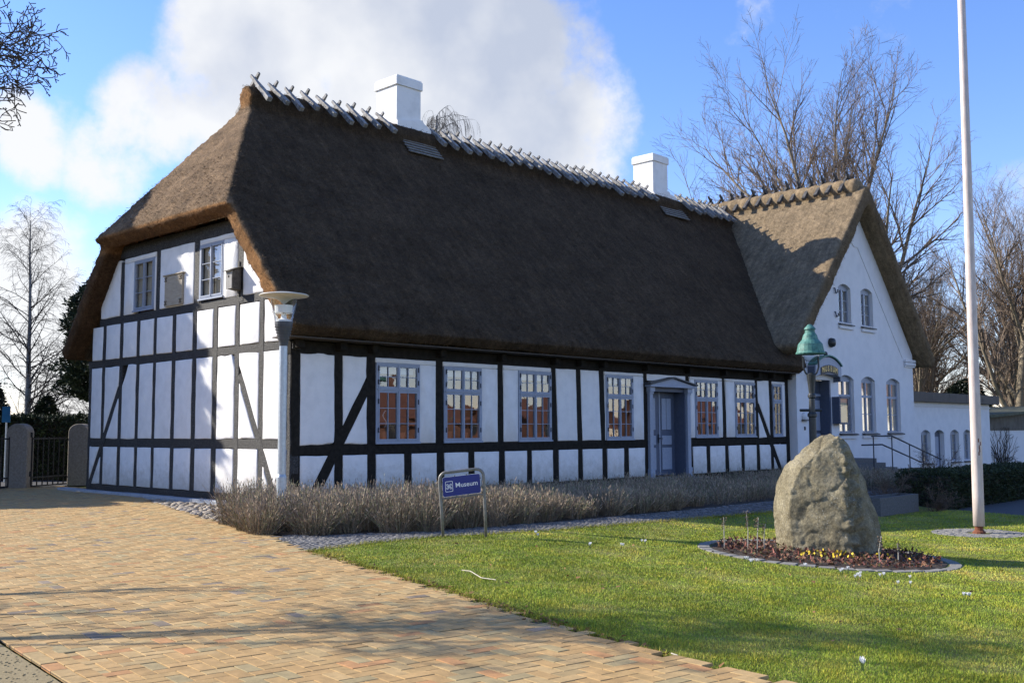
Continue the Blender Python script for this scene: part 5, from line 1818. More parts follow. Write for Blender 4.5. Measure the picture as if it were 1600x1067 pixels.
def build_boulder():
    t = empty('memorial_boulder', (1.95, -10.90, -.26), 'big upright rough memorial boulder in a ring of plants on the lawn', 'boulder')
    # profile in the boulder's own frame: s to the right, t towards the viewer side
    cols = [  # (s, t, z)
        (-.60, -.28, 0), (-.64, -.32, .5), (-.60, -.30, .85), (-.50, -.28, 1.05), (-.30, -.22, 1.24), (-.06, -.15, 1.40), (.06, -.16, 1.43),
        (-.50, .16, 0), (-.56, .12, .45), (-.52, .08, .8), (-.38, .06, 1.05),
        (.08, .46, 0), (.05, .45, .45), (.10, .36, .8), (.11, .22, 1.12), (.09, .06, 1.40),
        (.34, .40, 0), (.34, .36, .38), (.30, .26, .68), (.24, .14, 1.05), (.18, .02, 1.38),
        (.60, .0, 0), (.60, -.02, .35), (.52, -.05, .62), (.42, -.1, .95), (.28, -.12, 1.27),
        (.48, -.42, 0), (.40, -.45, .6), (.1, -.42, 1.2), (0, -.62, 0), (-.1, -.55, .8), (-.4, -.5, .6), (-.45, -.52, 0)]
    bm = bmesh.new()
    for s, tt, z in cols:
        p = R0 * s - F0 * tt
        bm.verts.new((p.x * 1.20, p.y * 1.20, z * 1.31 - .12))
    bmesh.ops.convex_hull(bm, input=bm.verts[:])
    bmesh.ops.triangulate(bm, faces=bm.faces[:])
    for v in [v for v in bm.verts if not v.link_faces]:
        bm.verts.remove(v)
    for it in range(5):
        bmesh.ops.subdivide_edges(bm, edges=[e for e in bm.edges if e.calc_length() > .03], cuts=1, use_grid_fill=True)
        bmesh.ops.triangulate(bm, faces=[f for f in bm.faces if len(f.verts) > 3])
        if it in (2,):
            bmesh.ops.smooth_vert(bm, verts=bm.verts, factor=.14, use_axis_x=True, use_axis_y=True, use_axis_z=True)
    bm.normal_update()
    from mathutils import noise
    for v in bm.verts:
        p = v.co
        s = p.dot(R0); tt = -p.dot(F0)
        rg = 1 - abs(noise.noise(p * 2.6 + Vector((3, 1, 7)))) * 2
        d = noise.fractal(p * 2.4, .9, 2.1, 5) * .024 + noise.fractal(p * 10, .9, 2.0, 4) * .009 + max(rg - .86, 0) * -.10
        # broken, craggy band where the flat face meets the dark flank
        s0 = 1.20 * float(np.interp(p.z / 1.31, [0, .4, .7, 1.05, 1.36], [.17, .14, .17, .15, .12])) + .09 * noise.noise(Vector((0, 0, p.z * 3.3)))
        cr = math.exp(-((s - s0) / .13) ** 2) * (1 if p.z < 1.25 else .5)
        d += cr * (abs(noise.noise(p * 6)) - .25) * .20
        st = math.floor((p.z + noise.noise(p * 4) * .12) * 9) / 9 - p.z
        d += cr * st * .3
        v.co = p + v.normal * d
    me = bpy.data.meshes.new('boulder'); bm.to_mesh(me); bm.free()
    me.polygons.foreach_set('use_smooth', [True] * len(me.polygons))
    obj('stone', me, 'boulder', t)


build_boulder()


def build_ring():
    """ring of flat kerb setts round the boulder bed and the flagpole foot"""
    rb = empty('stone_ring', (RING[0], RING[1], float(tz(RING[0], RING[1])) - .02), 'flat grey stone edging ring round the boulder bed', 'edging')
    n = 46
    for i in range(n):
        a0, a1 = 2 * PI * i / n + .012, 2 * PI * (i + 1) / n - .006
        r0, r1 = RING[2] - .17, RING[2] - random.uniform(.0, .03)
        B = MB(); B.prism([(r0 * math.cos(a0), r0 * math.sin(a0), 0), (r1 * math.cos(a0), r1 * math.sin(a0), 0), (r1 * math.cos(a1), r1 * math.sin(a1), 0), (r0 * math.cos(a1), r0 * math.sin(a1), 0)], (0, 0, .022 + random.uniform(-.004, .006)))
        am = (a0 + a1) / 2; dz = float(tz(RING[0] + RING[2] * math.cos(am), RING[1] + RING[2] * math.sin(am)) - tz(RING[0], RING[1]))
        o = B.build('edging_stone', 'granite_ring', rb, bevel=.006); o.location.z = dz
    circ = [(RING[0] + (RING[2] - .2) * math.cos(2 * PI * i / 40), RING[1] + (RING[2] - .2) * math.sin(2 * PI * i / 40)) for i in range(40)]
    sheet('ring_bed', circ, -.004, 'soil')
    pr = empty('flagpole_setts', (POLE[0], POLE[1], float(tz(*POLE)) - .02), 'round patch of grey setts at the foot of the flagpole', 'paving')
    for k, rr in enumerate((.28, .40, .52, .64, .76)):
        m = int(rr * 2 * PI / .13)
        for i in range(m):
            a0, a1 = 2 * PI * i / m + .01, 2 * PI * (i + 1) / m - .01
            B = MB(); r0, r1 = rr - .055, rr + .055
            B.prism([(r0 * math.cos(a0), r0 * math.sin(a0), 0), (r1 * math.cos(a0), r1 * math.sin(a0), 0), (r1 * math.cos(a1), r1 * math.sin(a1), 0), (r0 * math.cos(a1), r0 * math.sin(a1), 0)], (0, 0, .018 + random.uniform(-.004, .006)))
            B.build('sett', 'granite_ring', pr, bevel=.006)


build_ring()


def build_flagpole():
    t = empty('flagpole', (POLE[0], POLE[1], float(tz(*POLE)) - .02), 'tall white weathered flagpole standing on round sett patch', 'flagpole')
    B = MB(); B.lathe([(0, .14), (.098, .14), (.099, .7), (.092, 2.8), (.080, 7), (.062, 12.5), (0.0, 12.6)], 24)
    o = B.build('pole', 'pole_paint', t, smooth=True); o.rotation_euler = (0, R(1.4), 0)
    B = MB(); B.lathe([(0, 0), (.12, 0), (.11, .04), (.075, .07), (.07, .16), (0, .16)], 12); B.build('foot', 'rust', t)
    B = MB(); B.lathe([(0, 12.58), (.09, 12.6), (.11, 12.66), (.09, 12.73), (0, 12.75)], 14); o = B.build('knob', 'gold', t, smooth=True); o.rotation_euler = (0, R(1.4), 0)
    # rust flake where the paint has gone
    B = MB()
    for k in range(5):
        a = math.atan2(-F0.y, -F0.x) + random.uniform(-.1, .5); z = 1.42 + k * .06
        r = .0975
        B.add([(r * math.cos(a - .12), r * math.sin(a - .12), z), (r * math.cos(a + .12), r * math.sin(a + .12), z), (r * math.cos(a + .08), r * math.sin(a + .08), z + .07), (r * math.cos(a - .1), r * math.sin(a - .1), z + .06)], [(0, 1, 2, 3)])
    B.v = [(x + z * math.tan(R(1.4)), y, z) for x, y, z in B.v]
    B.build('rust_patch', 'rust', t, fix=False)


build_flagpole()


def build_gate():
    for k, (x, y, lab) in enumerate(((-.62, 12.45, 'rounded grey granite gate post standing apart from the house'), (1.26, 12.78, 'rounded grey granite gate post tight against the house corner'))):
        t = empty('gate_post', (x, y, -.03), lab, 'gate post', 'granite gate posts', rz=math.atan2(R0.y, R0.x))
        w, dp, h = .60, .42, 1.58
        pr = [(-w / 2, 0), (w / 2, 0), (w / 2, h)] + [(w / 2 * math.cos(PI * i / 12), h + .26 * math.sin(PI * i / 12)) for i in range(1, 12)] + [(-w / 2, h)]
        B = MB(); B.prism([(px, -dp / 2, pz) for px, pz in pr], (0, dp, 0)); B.build('shaft', 'gatepost', t, bevel=.02)
        for s in (-1, 1):
            for z in (.35, 1.45):
                B = MB(); B.box((s * .30 - .04, -.03, z), (s * .30 + .04, .03, z + .14)); B.build('hinge', 'iron_gate', t)
    def gate(p, q, lab):
        p, q = Vector(p), Vector(q); L = (q - p).length
        g = empty('iron_gate', p, lab, 'gate', 'iron gates', rz=math.atan2((q - p).y, (q - p).x))
        n = max(3, int(L / .20))
        for i in range(n + 1):
            B = MB(); x = L * i / n; B.box((x - .013, -.013, .06), (x + .013, .013, 1.45)); B.build('bar', 'iron_gate', g, fix=False)
        for z in (.06, .30, 1.40):
            B = MB(); B.box((0, -.018, z - .02), (L, .018, z + .02)); B.build('rail', 'iron_gate', g, fix=False)
    gate((-.36, 12.25, -.02), (1.0, 12.98, -.02), 'black barred iron gate between the two granite posts')
    gate((-2.6, 12.3, -.02), (-.92, 12.45, -.02), 'black barred iron gate beyond the free-standing granite post')


build_gate()


def window_things():
    """pots and trinkets standing on the inner sills"""
    def pot(x, z=1.36, s=1.0, lab='terracotta flower pot behind the front window', flower=None, y=.17):
        t = empty('flower_pot', (x, y, z), lab, 'flower pot', 'pots on the window sills')
        B = MB(); B.lathe([(0, 0), (.065 * s, 0), (.085 * s, .13 * s), (.095 * s, .13 * s), (.095 * s, .17 * s), (0, .17 * s)], 14); B.build('pot', 'terracotta', t)
        if flower:
            B = MB(); B.tube([(0, 0, .15), (.01, 0, .4), (0, 0, .62)], .010, 6); B.build('stem', 'leaf_green', t)
            for k in range(7):
                a = k * 2.4; B = MB()
                d = Vector((math.cos(a), math.sin(a) * .4, .25))
                n = Vector((0, 0, 1))
                w = Vector((-math.sin(a), math.cos(a), 0)) * .05
                o = Vector((0, 0, .66)) 
                B.add([o, o + d * .09 + w, o + d * .19, o + d * .09 - w], [(0, 1, 2, 3)]); B.build('petal', 'petal_red', t, fix=False)
            for k in range(4):
                a = k * 1.6 + .3; B = MB(); d = Vector((math.cos(a), math.sin(a) * .4, .5)); w = Vector((0, 0, .05)); o = Vector((0, 0, .42))
                B.add([o, o + d * .1 + w, o + d * .2, o + d * .1 - w], [(0, 1, 2, 3)]); B.build('leaf', 'leaf_green', t, fix=False)
        # shelf that carries it
        return t
    for a, b in ((2.25, 3.45), (4.28, 5.45), (6.84, 8.0), (10.36, 11.54), (14.74, 15.93), (17.03, 18.19)):
        sh = MB(); sh.box((a, .08, 1.30), (b, .30, 1.352)); sh.build('inner_sill', 'frame_blue', house)
    pot(2.58, lab='terracotta flower pot behind the window next to the long brace'); pot(3.12, s=.9, lab='smaller terracotta pot beside the bead garland window')
    pot(4.56, s=1.05, lab='terracotta pot with red amaryllis flower behind the front window', flower=True); pot(5.10, s=.85, lab='small terracotta pot beside the red amaryllis')
    g = empty('bead_garland', (2.56, .16, 1.62), 'string of white beads hanging inside the window next to the long brace', 'garland')
    for k in range(13):
        a = k * .42
        bd = obj('bead', pebble_mesh('bead', 1, 1, 1, 1, 0, 1), 'bead_white', g, (.05 * math.sin(a * 1.3) + .05, 0, .03 * k + .02)); bd.scale = (.016, .016, .016)


window_things()


# ------------------------------------------------------------------ vegetation
def tubes_np(lines, n):
    """lines: list of (pts (k,3), rad (k,)) -> V, F with n-sided tubes, all vectorised by k"""
    by = {}
    for p, r in lines:
        by.setdefault(len(p), []).append((p, r))
    VV, FF, off = [], [], 0
    for k, ls in by.items():
        P = np.array([l[0] for l in ls], dtype=np.float64); Rr = np.array([l[1] for l in ls], dtype=np.float64)
        T = np.empty_like(P); T[:, 1:-1] = P[:, 2:] - P[:, :-2]; T[:, 0] = P[:, 1] - P[:, 0]; T[:, -1] = P[:, -1] - P[:, -2]
        T /= np.linalg.norm(T, axis=2, keepdims=True) + 1e-9
        ref = np.where(np.abs(T[:, :1, 2:3]) < .9, np.array([[[0, 0, 1.]]]), np.array([[[1., 0, 0]]]))
        U = np.cross(T, np.broadcast_to(ref, T.shape)); U /= np.linalg.norm(U, axis=2, keepdims=True) + 1e-9
        W = np.cross(T, U)
        a = 2 * PI * np.arange(n) / n
        ring = P[:, :, None, :] + (U[:, :, None, :] * np.cos(a)[None, None, :, None] + W[:, :, None, :] * np.sin(a)[None, None, :, None]) * Rr[:, :, None, None]
        m = len(ls)
        V = ring.reshape(-1, 3)
        idx = np.arange(m * k * n).reshape(m, k, n)
        A = idx[:, :-1, :]; B = np.roll(idx, -1, 2)[:, :-1, :]; Cc = np.roll(idx, -1, 2)[:, 1:, :]; D = idx[:, 1:, :]
        F_ = np.stack([A, B, Cc, D], -1).reshape(-1, 4) + off
        VV.append(V); FF.append(F_); off += len(V)
    return np.concatenate(VV), np.concatenate(FF)


def grow(rr, p, d, length, rad, level, spec, out):
    """spec[level] = dict(seg, bend, up, n, start, ang, ratio, rr)"""
    s = spec[level]
    k = s['seg']
    pts = [p.copy()]; rads = [rad]
    step = length / k
    dirs = []
    for i in range(k):
        d = d + Vector((rr.gauss(0, 1), rr.gauss(0, 1), rr.gauss(0, 1))) * s['bend'] + Vector((0, 0, s['up']))
        d.normalize()
        p = p + d * step
        pts.append(p.copy()); dirs.append(d.copy())
        rads.append(max(rad * (1 - (1 - s.get('tip', .25)) * (i + 1) / k), s.get('minr', .0035)))
    out[level].append((np.array([tuple(q) for q in pts]), np.array(rads)))
    if level + 1 >= len(spec):
        return
    c = spec[level + 1]
    n = s['n'] if isinstance(s['n'], int) else rr.randint(*s['n'])
    for j in range(n):
        t = s['start'] + (1 - s['start']) * (j + rr.random()) / n
        f = t * k; i = min(int(f), k - 1)
        q = pts[i] + (pts[i + 1] - pts[i]) * (f - i)
        dd = dirs[i]
        side = dd.orthogonal().normalized()
        side = Quaternion(dd, rr.uniform(0, 2 * PI)) @ side
        a = R(rr.uniform(*s['ang']))
        nd = (dd * math.cos(a) + side * math.sin(a)).normalized()
        l = length * rr.uniform(*s['ratio']) * (1 - s.get('taper', .45) * t)
        grow(rr, q, nd, l, rads[i] * rr.uniform(.45, .7) if s.get('rr') is None else max(rads[i] * s['rr'], .004), level + 1, spec, out)


def bare_tree(name, loc, label, cat, spec, height, rad, seed, bark, twig, lean=(0, 0), group=None, split=1, extra=None):
    rr = random.Random(seed)
    out = [[] for _ in spec]
    grow(rr, Vector((0, 0, -.2)), Vector((lean[0], lean[1], 1)).normalized(), height, rad, 0, spec, out)
    if extra:
        extra(rr, out)
    t = empty(name, loc, label, cat, group)
    V, Fc = tubes_np(out[0], 10)
    obj('trunk', np_mesh('trunk', V, Fc, smooth=True), bark, t)
    big = [l for lv in out[1:split + 1] for l in lv]
    if big:
        V, Fc = tubes_np(big, 6); obj('limbs', np_mesh('limbs', V, Fc, smooth=True), bark, t)
    fine = [l for lv in out[split + 1:] for l in lv]
    if fine:
        V, Fc = tubes_np(fine, 3); obj('crown', np_mesh('crown', V, Fc), twig, t)
    return t


BEECH = [dict(seg=6, bend=.05, up=.0, n=19, start=.10, ang=(10, 56), ratio=(.85, 1.2), tip=.5, taper=.15),
         dict(seg=9, bend=.06, up=.055, n=14, start=.15, ang=(18, 42), ratio=(.34, .56), tip=.10),
         dict(seg=6, bend=.08, up=.06, n=10, start=.12, ang=(22, 46), ratio=(.35, .6), tip=.15),
         dict(seg=4, bend=.11, up=.04, n=5, start=.1, ang=(22, 50), ratio=(.38, .62), tip=.3, minr=.0075),
         dict(seg=2, bend=.13, up=.03, n=0, start=0, ang=(0, 0), ratio=(0, 0), tip=.5, minr=.006)]


def build_trees_right():
    def rel(depth, lat):
        p = CAM + F0 * depth + R0 * lat
        return Vector((p.x, p.y, gz(p.x, p.y) - .07))
    a = bare_tree('beech_tree', rel(56, 18.2), 'tallest bare beech rising behind the thatched wing gable', 'tree', BEECH, 12.7, .44, 11, 'bark_beech', 'twig_beech', group='bare trees behind the wing')
    for depth, lat, rz, sc, lab in ((69, 33.5, 2.4, .86, 'bare beech standing behind the garden shed'), (66, 15.6, 1.9, .66, 'smaller bare beech showing over the main thatched ridge end'), (74, 29.0, 3.3, .62, 'bare beech showing between wing gable and flagpole'),
                                    (86, 33.5, .7, .74, 'farther bare beech behind the flat annexe'), (84, 41, 4.2, .8, 'farther bare beech beyond the garden shed')):
        c = copy_tree(a); c.location = rel(depth, lat); c.rotation_euler.z = rz; c.scale = (sc, sc, sc); c['label'] = lab


build_trees_right()

BIRCH = [dict(seg=12, bend=.025, up=.02, n=60, start=.16, ang=(38, 66), ratio=(.24, .40), tip=.12, taper=.62, rr=.34),
         dict(seg=7, bend=.08, up=.03, n=10, start=.15, ang=(25, 55), ratio=(.35, .6), tip=.2),
         dict(seg=6, bend=.09, up=-.13, n=5, start=.1, ang=(20, 50), ratio=(.4, .8), tip=.4),
         dict(seg=5, bend=.08, up=-.20, n=0, start=0, ang=(0, 0), ratio=(0, 0), tip=.6)]
WEEP = [dict(seg=10, bend=.02, up=.02, n=40, start=.62, ang=(15, 50), ratio=(.13, .22), tip=.2, taper=.5, rr=.3),
        dict(seg=7, bend=.10, up=-.10, n=12, start=.1, ang=(20, 60), ratio=(.5, .9), tip=.3),
        dict(seg=7, bend=.05, up=-.45, n=4, start=.1, ang=(10, 30), ratio=(.5, .9), tip=.5),
        dict(seg=5, bend=.05, up=-.5, n=0, start=0, ang=(0, 0), ratio=(0, 0), tip=.6)]
SHRUB = [dict(seg=3, bend=.1, up=.1, n=14, start=.2, ang=(20, 75), ratio=(1.2, 2.4), tip=.7, taper=.1, rr=.6),
         dict(seg=6, bend=.12, up=.06, n=9, start=.1, ang=(25, 60), ratio=(.3, .6), tip=.2),
         dict(seg=4, bend=.14, up=.04, n=5, start=.1, ang=(25, 60), ratio=(.4, .7), tip=.3),
         dict(seg=3, bend=.14, up=.02, n=0, start=0, ang=(0, 0), ratio=(0, 0), tip=.5)]


def rel(depth, lat, z=-.07):
    p = CAM + F0 * depth + R0 * lat
    return Vector((p.x, p.y, z))


bare_tree('birch_tree', rel(42, -19.6), 'bare birch with drooping twigs standing behind the granite gate post', 'tree', BIRCH, 10.6, .15, 21, 'bark_birch', 'twig_birch', split=0)
bare_tree('weeping_birch', rel(46, -3.35), 'weeping birch top showing behind the first white chimney', 'tree', WEEP, 15.9, .22, 22, 'bark_birch', 'twig_birch')
for i, (dp, lt, h, lab) in enumerate(((38, -17.2, 1.5, 'bare twiggy shrub behind the dark hedge near the birch'), (40, -15.6, 1.7, 'bare twiggy shrub beside the house corner behind the hedge'),
                                      (37, -20.5, 1.3, 'bare twiggy shrub below the birch crown'))):
    bare_tree('bare_shrub', rel(dp, lt), lab, 'shrub', SHRUB, h, .05, 30 + i, 'bark_dark', 'twig_birch', group='bare shrubs behind the hedge', split=0)
for i, (dp, lt, h, lab) in enumerate(((24.5, 8.9, .42, 'bare rose bush behind the stone trough'), (25.5, 8.0, .36, 'bare rose bush between boulder and wing steps'), (24.2, 9.8, .34, 'bare rose bush beside the clipped hedge'), (31, 12.6, .5, 'bare rose bush in front of the annexe windows'))):
    bare_tree('rose_bush', rel(dp, lt, float(tz(rel(dp, lt).x, rel(dp, lt).y)) - .03), lab, 'shrub', SHRUB, h, .022, 40 + i, 'stem', 'stem', group='bare rose bushes', split=0)
for i, (dp, lt, h) in enumerate(((70, 47, 2.4), (74, 36, 2.2), (72, 41, 2.6))):
    p = rel(dp, lt); bare_tree('bare_shrub', (p.x, p.y, gz(p.x, p.y) - .07), ['tall bare thicket at the far end of the shed', 'tall bare thicket behind the flat annexe', 'tall bare thicket behind the shed roof'][i], 'shrub', SHRUB, h, .07, 50 + i, 'bark_beech', 'twig_beech', split=0)


def street_tree():
    """gnarled pruned tree whose outer twigs hang into the picture and whose shadow falls on the paving"""
    SP = [dict(seg=6, bend=.05, up=.02, n=9, start=.72, ang=(45, 85), ratio=(1.1, 1.6), tip=.7, taper=.2),
          dict(seg=9, bend=.15, up=.035, n=10, start=.28, ang=(30, 70), ratio=(.28, .5), tip=.2),
          dict(seg=7, bend=.24, up=.02, n=6, start=.15, ang=(35, 75), ratio=(.35, .6), tip=.25),
          dict(seg=5, bend=.30, up=.02, n=3, start=.2, ang=(40, 80), ratio=(.3, .55), tip=.45),
          dict(seg=3, bend=.3, up=.0, n=0, start=0, ang=(0, 0), ratio=(0, 0), tip=.7)]
    def extra(rr, out):
        base = Vector((-14.6, -2.6, 0))
        for sd, zz in ((49, 5.9), (28, 5.9), (49, 5.4), (6, 6.4), (42, 5.9)):
            p = Vector((0, 0, 3.0)); v = Vector((-8.35, -6.5, zz)) - base - p
            sp = [dict(s) for s in SP]
            sp[1].update(n=24, start=.5, bend=.09, up=.0, ratio=(.14, .26), tip=.18); sp[2].update(n=8, minr=.007); sp[3].update(n=4, minr=.006); sp[4].update(minr=.006)
            grow(random.Random(sd), p, v.normalized(), v.length, .038, 1, sp, out)
    return bare_tree('street_tree', (-14.6, -2.6, -.03), 'gnarled pruned bare tree reaching in over the paving', 'tree', SP, 3.9, .24, 63, 'bark_dark', 'bark_dark', split=1, extra=extra)


street_tree()


def leaf_cloud(pts, nrm, size, tint, flat=.5):
    """small leaf quads at points"""
    n = len(pts)
    D = nrm * .8 + RNG.normal(0, .6, (n, 3)); D /= np.linalg.norm(D, axis=1, keepdims=True)
    return blades(pts, D, RNG.uniform(.6, 1.3, n) * size, RNG.uniform(.3, .6, n) * size, tint, tipw=.5)


def conifer(name, loc, label, cat, prof, n, size, seed, trunk_h, group=None, lump=.18):
    """dense evergreen: prof = list of (z, radius)"""
    g = np.random.default_rng(seed)
    t = empty(name, loc, label, cat, group)
    zs = np.array([p[0] for p in prof]); rs = np.array([p[1] for p in prof])
    u = g.random(n * 2)
    z = zs[0] + (zs[-1] - zs[0]) * g.random(n * 2)
    r = np.interp(z, zs, rs)
    keep = g.random(n * 2) < (r / rs.max()) ** .9
    z, r = z[keep][:n], r[keep][:n]
    m = len(z)
    a = g.uniform(0, 2 * PI, m)
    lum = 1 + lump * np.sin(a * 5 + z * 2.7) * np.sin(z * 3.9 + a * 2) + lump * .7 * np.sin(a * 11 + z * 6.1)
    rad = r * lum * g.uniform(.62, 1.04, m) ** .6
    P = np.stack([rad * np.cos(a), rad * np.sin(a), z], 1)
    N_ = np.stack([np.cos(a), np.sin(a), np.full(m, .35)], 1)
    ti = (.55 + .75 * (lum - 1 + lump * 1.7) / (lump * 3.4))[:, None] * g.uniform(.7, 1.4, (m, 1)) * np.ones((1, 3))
    V, Fc, T = leaf_cloud(P, N_, size, ti)
    obj('crown', np_mesh('crown', V, Fc, T), 'needle_dark', t)
    B = MB(); B.tube([(0, 0, -.1), (.05, 0, trunk_h * .5), (0, 0, trunk_h)], [.2, .16, .08], 8); B.build('trunk', 'bark_dark', t)
    return t


conifer('conifer', (-3.9, 14.7, -.07), 'tall dark conifer shading the left half of the gable', 'tree', [(1.2, 1.9), (3, 2.5), (5, 2.6), (7, 2.3), (9, 1.85), (11, 1.4), (12, .8), (12.7, .15)], 70000, .22, 1, 11.5, lump=.10)
conifer('conifer', (-8.2, 14.8, -.07), 'unseen broad low conifer added to shade the paving by the iron gate', 'tree', [(.3, 2.2), (2, 2.8), (4, 2.3), (6, 1.3), (7, .2)], 12000, .34, 2, 6)  # stands out of view, added so its shadow covers the paving
conifer('pine_tree', rel(36.5, -14.35), 'round-crowned dark evergreen behind the rear roof corner', 'tree', [(2.7, .4), (3.0, 1.15), (3.9, 1.3), (4.6, 1.05), (5.2, 1.25), (6.2, 1.0), (6.9, .5), (7.1, .1)], 20000, .15, 3, 6, lump=.34)
conifer('cypress', rel(37, -16.6), 'slim dark cypress behind the gate hedge', 'tree', [(.2, .5), (1.2, .55), (2.2, .4), (2.9, .08)], 6000, .13, 4, 2.5)
conifer('cypress', rel(37, -18.6), 'slim dark cypress at the left end of the gate hedge', 'tree', [(.2, .6), (1.4, .7), (2.6, .5), (3.6, .08)], 6000, .13, 5, 3)
p_ = rel(72, 31.5); conifer('yew_tree', (p_.x, p_.y, -1), 'dark yew standing between flat annexe and shed', 'tree', [(.2, 1.2), (2, 1.8), (4, 1.5), (5.4, .9), (6, .1)], 14000, .2, 6, 5)
p_ = rel(76, 40); conifer('yew_tree', (p_.x, p_.y, -1), 'dark yew behind the garden shed roof', 'tree', [(.2, 1.5), (2, 2.2), (4, 1.9), (5.0, 1.1), (5.6, .1)], 14000, .2, 7, 5)


def hedge(name, a, b, w, h, label, n, size, mat='hedge_leaf', z0=-.05):
    a, b = Vector(a), Vector(b); L = (b - a).length
    t = empty(name, (a.x, a.y, z0), label, 'hedge', rz=math.atan2((b - a).y, (b - a).x))
    f = RNG.random(n)
    A1, A2 = L * w, L * h * 2 + w * h * 2
    P = np.empty((n, 3)); N_ = np.zeros((n, 3))
    top = f < A1 / (A1 + A2)
    k = top.sum(); P[top] = np.stack([RNG.uniform(0, L, k), RNG.uniform(0, w, k), np.full(k, h)], 1); N_[top] = (0, 0, 1)
    s = ~top; k = s.sum(); e = RNG.random(k); x = RNG.uniform(0, L, k); y = np.where(e < .5, 0, w)
    endm = RNG.random(k) < w / (L + w); x = np.where(endm, np.where(e < .5, 0, L), x); y = np.where(endm, RNG.uniform(0, w, k), y)
    P[s] = np.stack([x, y, RNG.uniform(0, h, k)], 1); N_[s] = np.stack([np.where(endm, np.sign(e - .5), 0), np.where(endm, 0, np.sign(e - .5)), np.full(k, .2)], 1)
    P += RNG.normal(0, .035, (n, 3)); P[:, 2] += .03 * np.sin(P[:, 0] * 3.1) + .02 * np.sin(P[:, 0] * 9)
    V, Fc, T = leaf_cloud(P, N_, size, RNG.uniform(.5, 1.5, (n, 1)) * np.ones((1, 3)))
    obj('foliage', np_mesh('foliage', V, Fc, T), mat, t)
    B = MB(); B.box((.06, .06, 0), (L - .06, w - .06, h - .06)); B.build('core', 'bark_dark', t)
    return t


hedge('clipped_hedge', (12.8, -8.45), (21, -8.45), 1.3, .84, 'low clipped dark hedge behind the flagpole', 30000, .065, z0=-.40)
pa, pb = rel(34.5, -23), rel(34.5, -12.6)
hedge('dark_hedge', (pa.x, pa.y), (pb.x, pb.y), 1.4, 2.05, 'tall dark hedge behind the iron gate', 22000, .14)

# blue board beyond the hedge
t = empty('blue_post_sign', rel(33.2, -16.15, -.07), 'small bright blue board on a post behind the gate', 'sign', rz=math.atan2(R0.y, R0.x))
b = MB(); b.tube([(0, 0, 0), (0, 0, 2.4)], .03, 8); b.build('post', 'galvanised', t)
b = MB(); b.box((-.13, -.05, 1.95), (.13, -.03, 2.45)); b.build('board', 'blue_paint', t)

# stone trough
t = empty('stone_trough', (9.6, -8.15, -.36), 'low grey stone trough behind the boulder', 'trough')
b = MB(); b.box((0, 0, 0), (2, .07, .42)); b.box((0, .43, 0), (2, .5, .42)); b.box((0, .07, 0), (.07, .43, .42)); b.box((1.93, .07, 0), (2, .43, .42)); b.box((.07, .07, 0), (1.93, .43, .06)); b.build('basin', 'granite_dark', t)
b = MB(); b.box((.07, .07, .06), (1.93, .43, .36)); b.build('earth', 'soil', t)


def build_lavender():
    cen = []
    y = -5.85
    while y < -.35:
        x = -3.2
        while x < 20.2:
            px, py = x + random.uniform(-.13, .13), y + random.uniform(-.13, .13)
            if inside(BED, np.array([px]), np.array([py]))[0] and not (12.5 < px < 14.2) and not (py > -1.0 and px > 1):
                if not ((px + 2.33) ** 2 + (py + 3.2) ** 2 < .02):
                    cen.append((px, py))
            x += .43
        y += .43
    cen = np.array(cen)
    Vs, Fs, Ts, off = [], [], [], 0
    for cx, cy in cen:
        h = np.interp(cx, [-3, 0, 4, 20], [.63, .60, .40, .34]) * random.uniform(.72, 1.15)
        front = cy < -4.3 or cx < -1.0
        n = 380 if front and cx < 6 else (120 if cx < 6 else 75)
        a = RNG.uniform(0, 2 * PI, n); tl = RNG.uniform(0, 1.0, n) * .95
        r0 = RNG.uniform(0, 1, n) ** .6 * .24; lx, ly = RNG.normal(0, .12, 2)
        P = np.stack([cx + r0 * np.cos(a), cy + r0 * np.sin(a), np.full(n, -.01 + float(tz(cx, cy)))], 1)
        D = np.stack([lx + np.sin(tl) * np.cos(a + RNG.normal(0, .7, n)), ly + np.sin(tl) * np.sin(a + RNG.normal(0, .7, n)), np.cos(tl) + .15], 1); D /= np.linalg.norm(D, axis=1, keepdims=True)
        L = h * RNG.uniform(.42, 1.1, n) * (1 - .12 * tl)
        tall = RNG.random(n) < .03
        L[tall] *= 1.2
        br = RNG.uniform(.65, 1.5, (n, 1)) * np.array([[1.0, .95, .93]])
        low = RNG.random(n) < .2
        br[low] *= np.array([.75, .95, .75])
        V, Fc, T = blades(P, D, L, RNG.uniform(.004, .007, n), br, tipw=.6)
        # dry flower heads along the upper part and small grey leaves lower down
        f = RNG.uniform(.86, 1.0, n)
        P2 = P + D * (L * f)[:, None]
        D2 = D + RNG.normal(0, .18, (n, 3)); D2 /= np.linalg.norm(D2, axis=1, keepdims=True)
        V2, F2, T2 = blades(P2, D2, RNG.uniform(.03, .065, n), RNG.uniform(.010, .017, n), br * 1.3, tipw=.4)
        m = n
        f = RNG.uniform(.2, .75, m)
        P3 = P[:m] + D[:m] * (L[:m] * f)[:, None]
        D3 = D[:m] + RNG.normal(0, .7, (m, 3)); D3 /= np.linalg.norm(D3, axis=1, keepdims=True)
        V3, F3, T3 = blades(P3, D3, RNG.uniform(.04, .09, m), RNG.uniform(.008, .014, m), br[:m] * np.array([[.72, .80, .72]]), tipw=.4)
        for v, f_, t_ in ((V, Fc, T), (V2, F2, T2), (V3, F3, T3)):
            Vs.append(v); Fs.append(f_ + off); Ts.append(t_); off += len(v)
    me = np_mesh('lavender', np.concatenate(Vs), np.concatenate(Fs), np.concatenate(Ts))
    o = obj('lavender', me, 'lavender'); tag(o, 'dense dry winter lavender filling the bed along the house front', 'lavender', kind='stuff')


build_lavender()


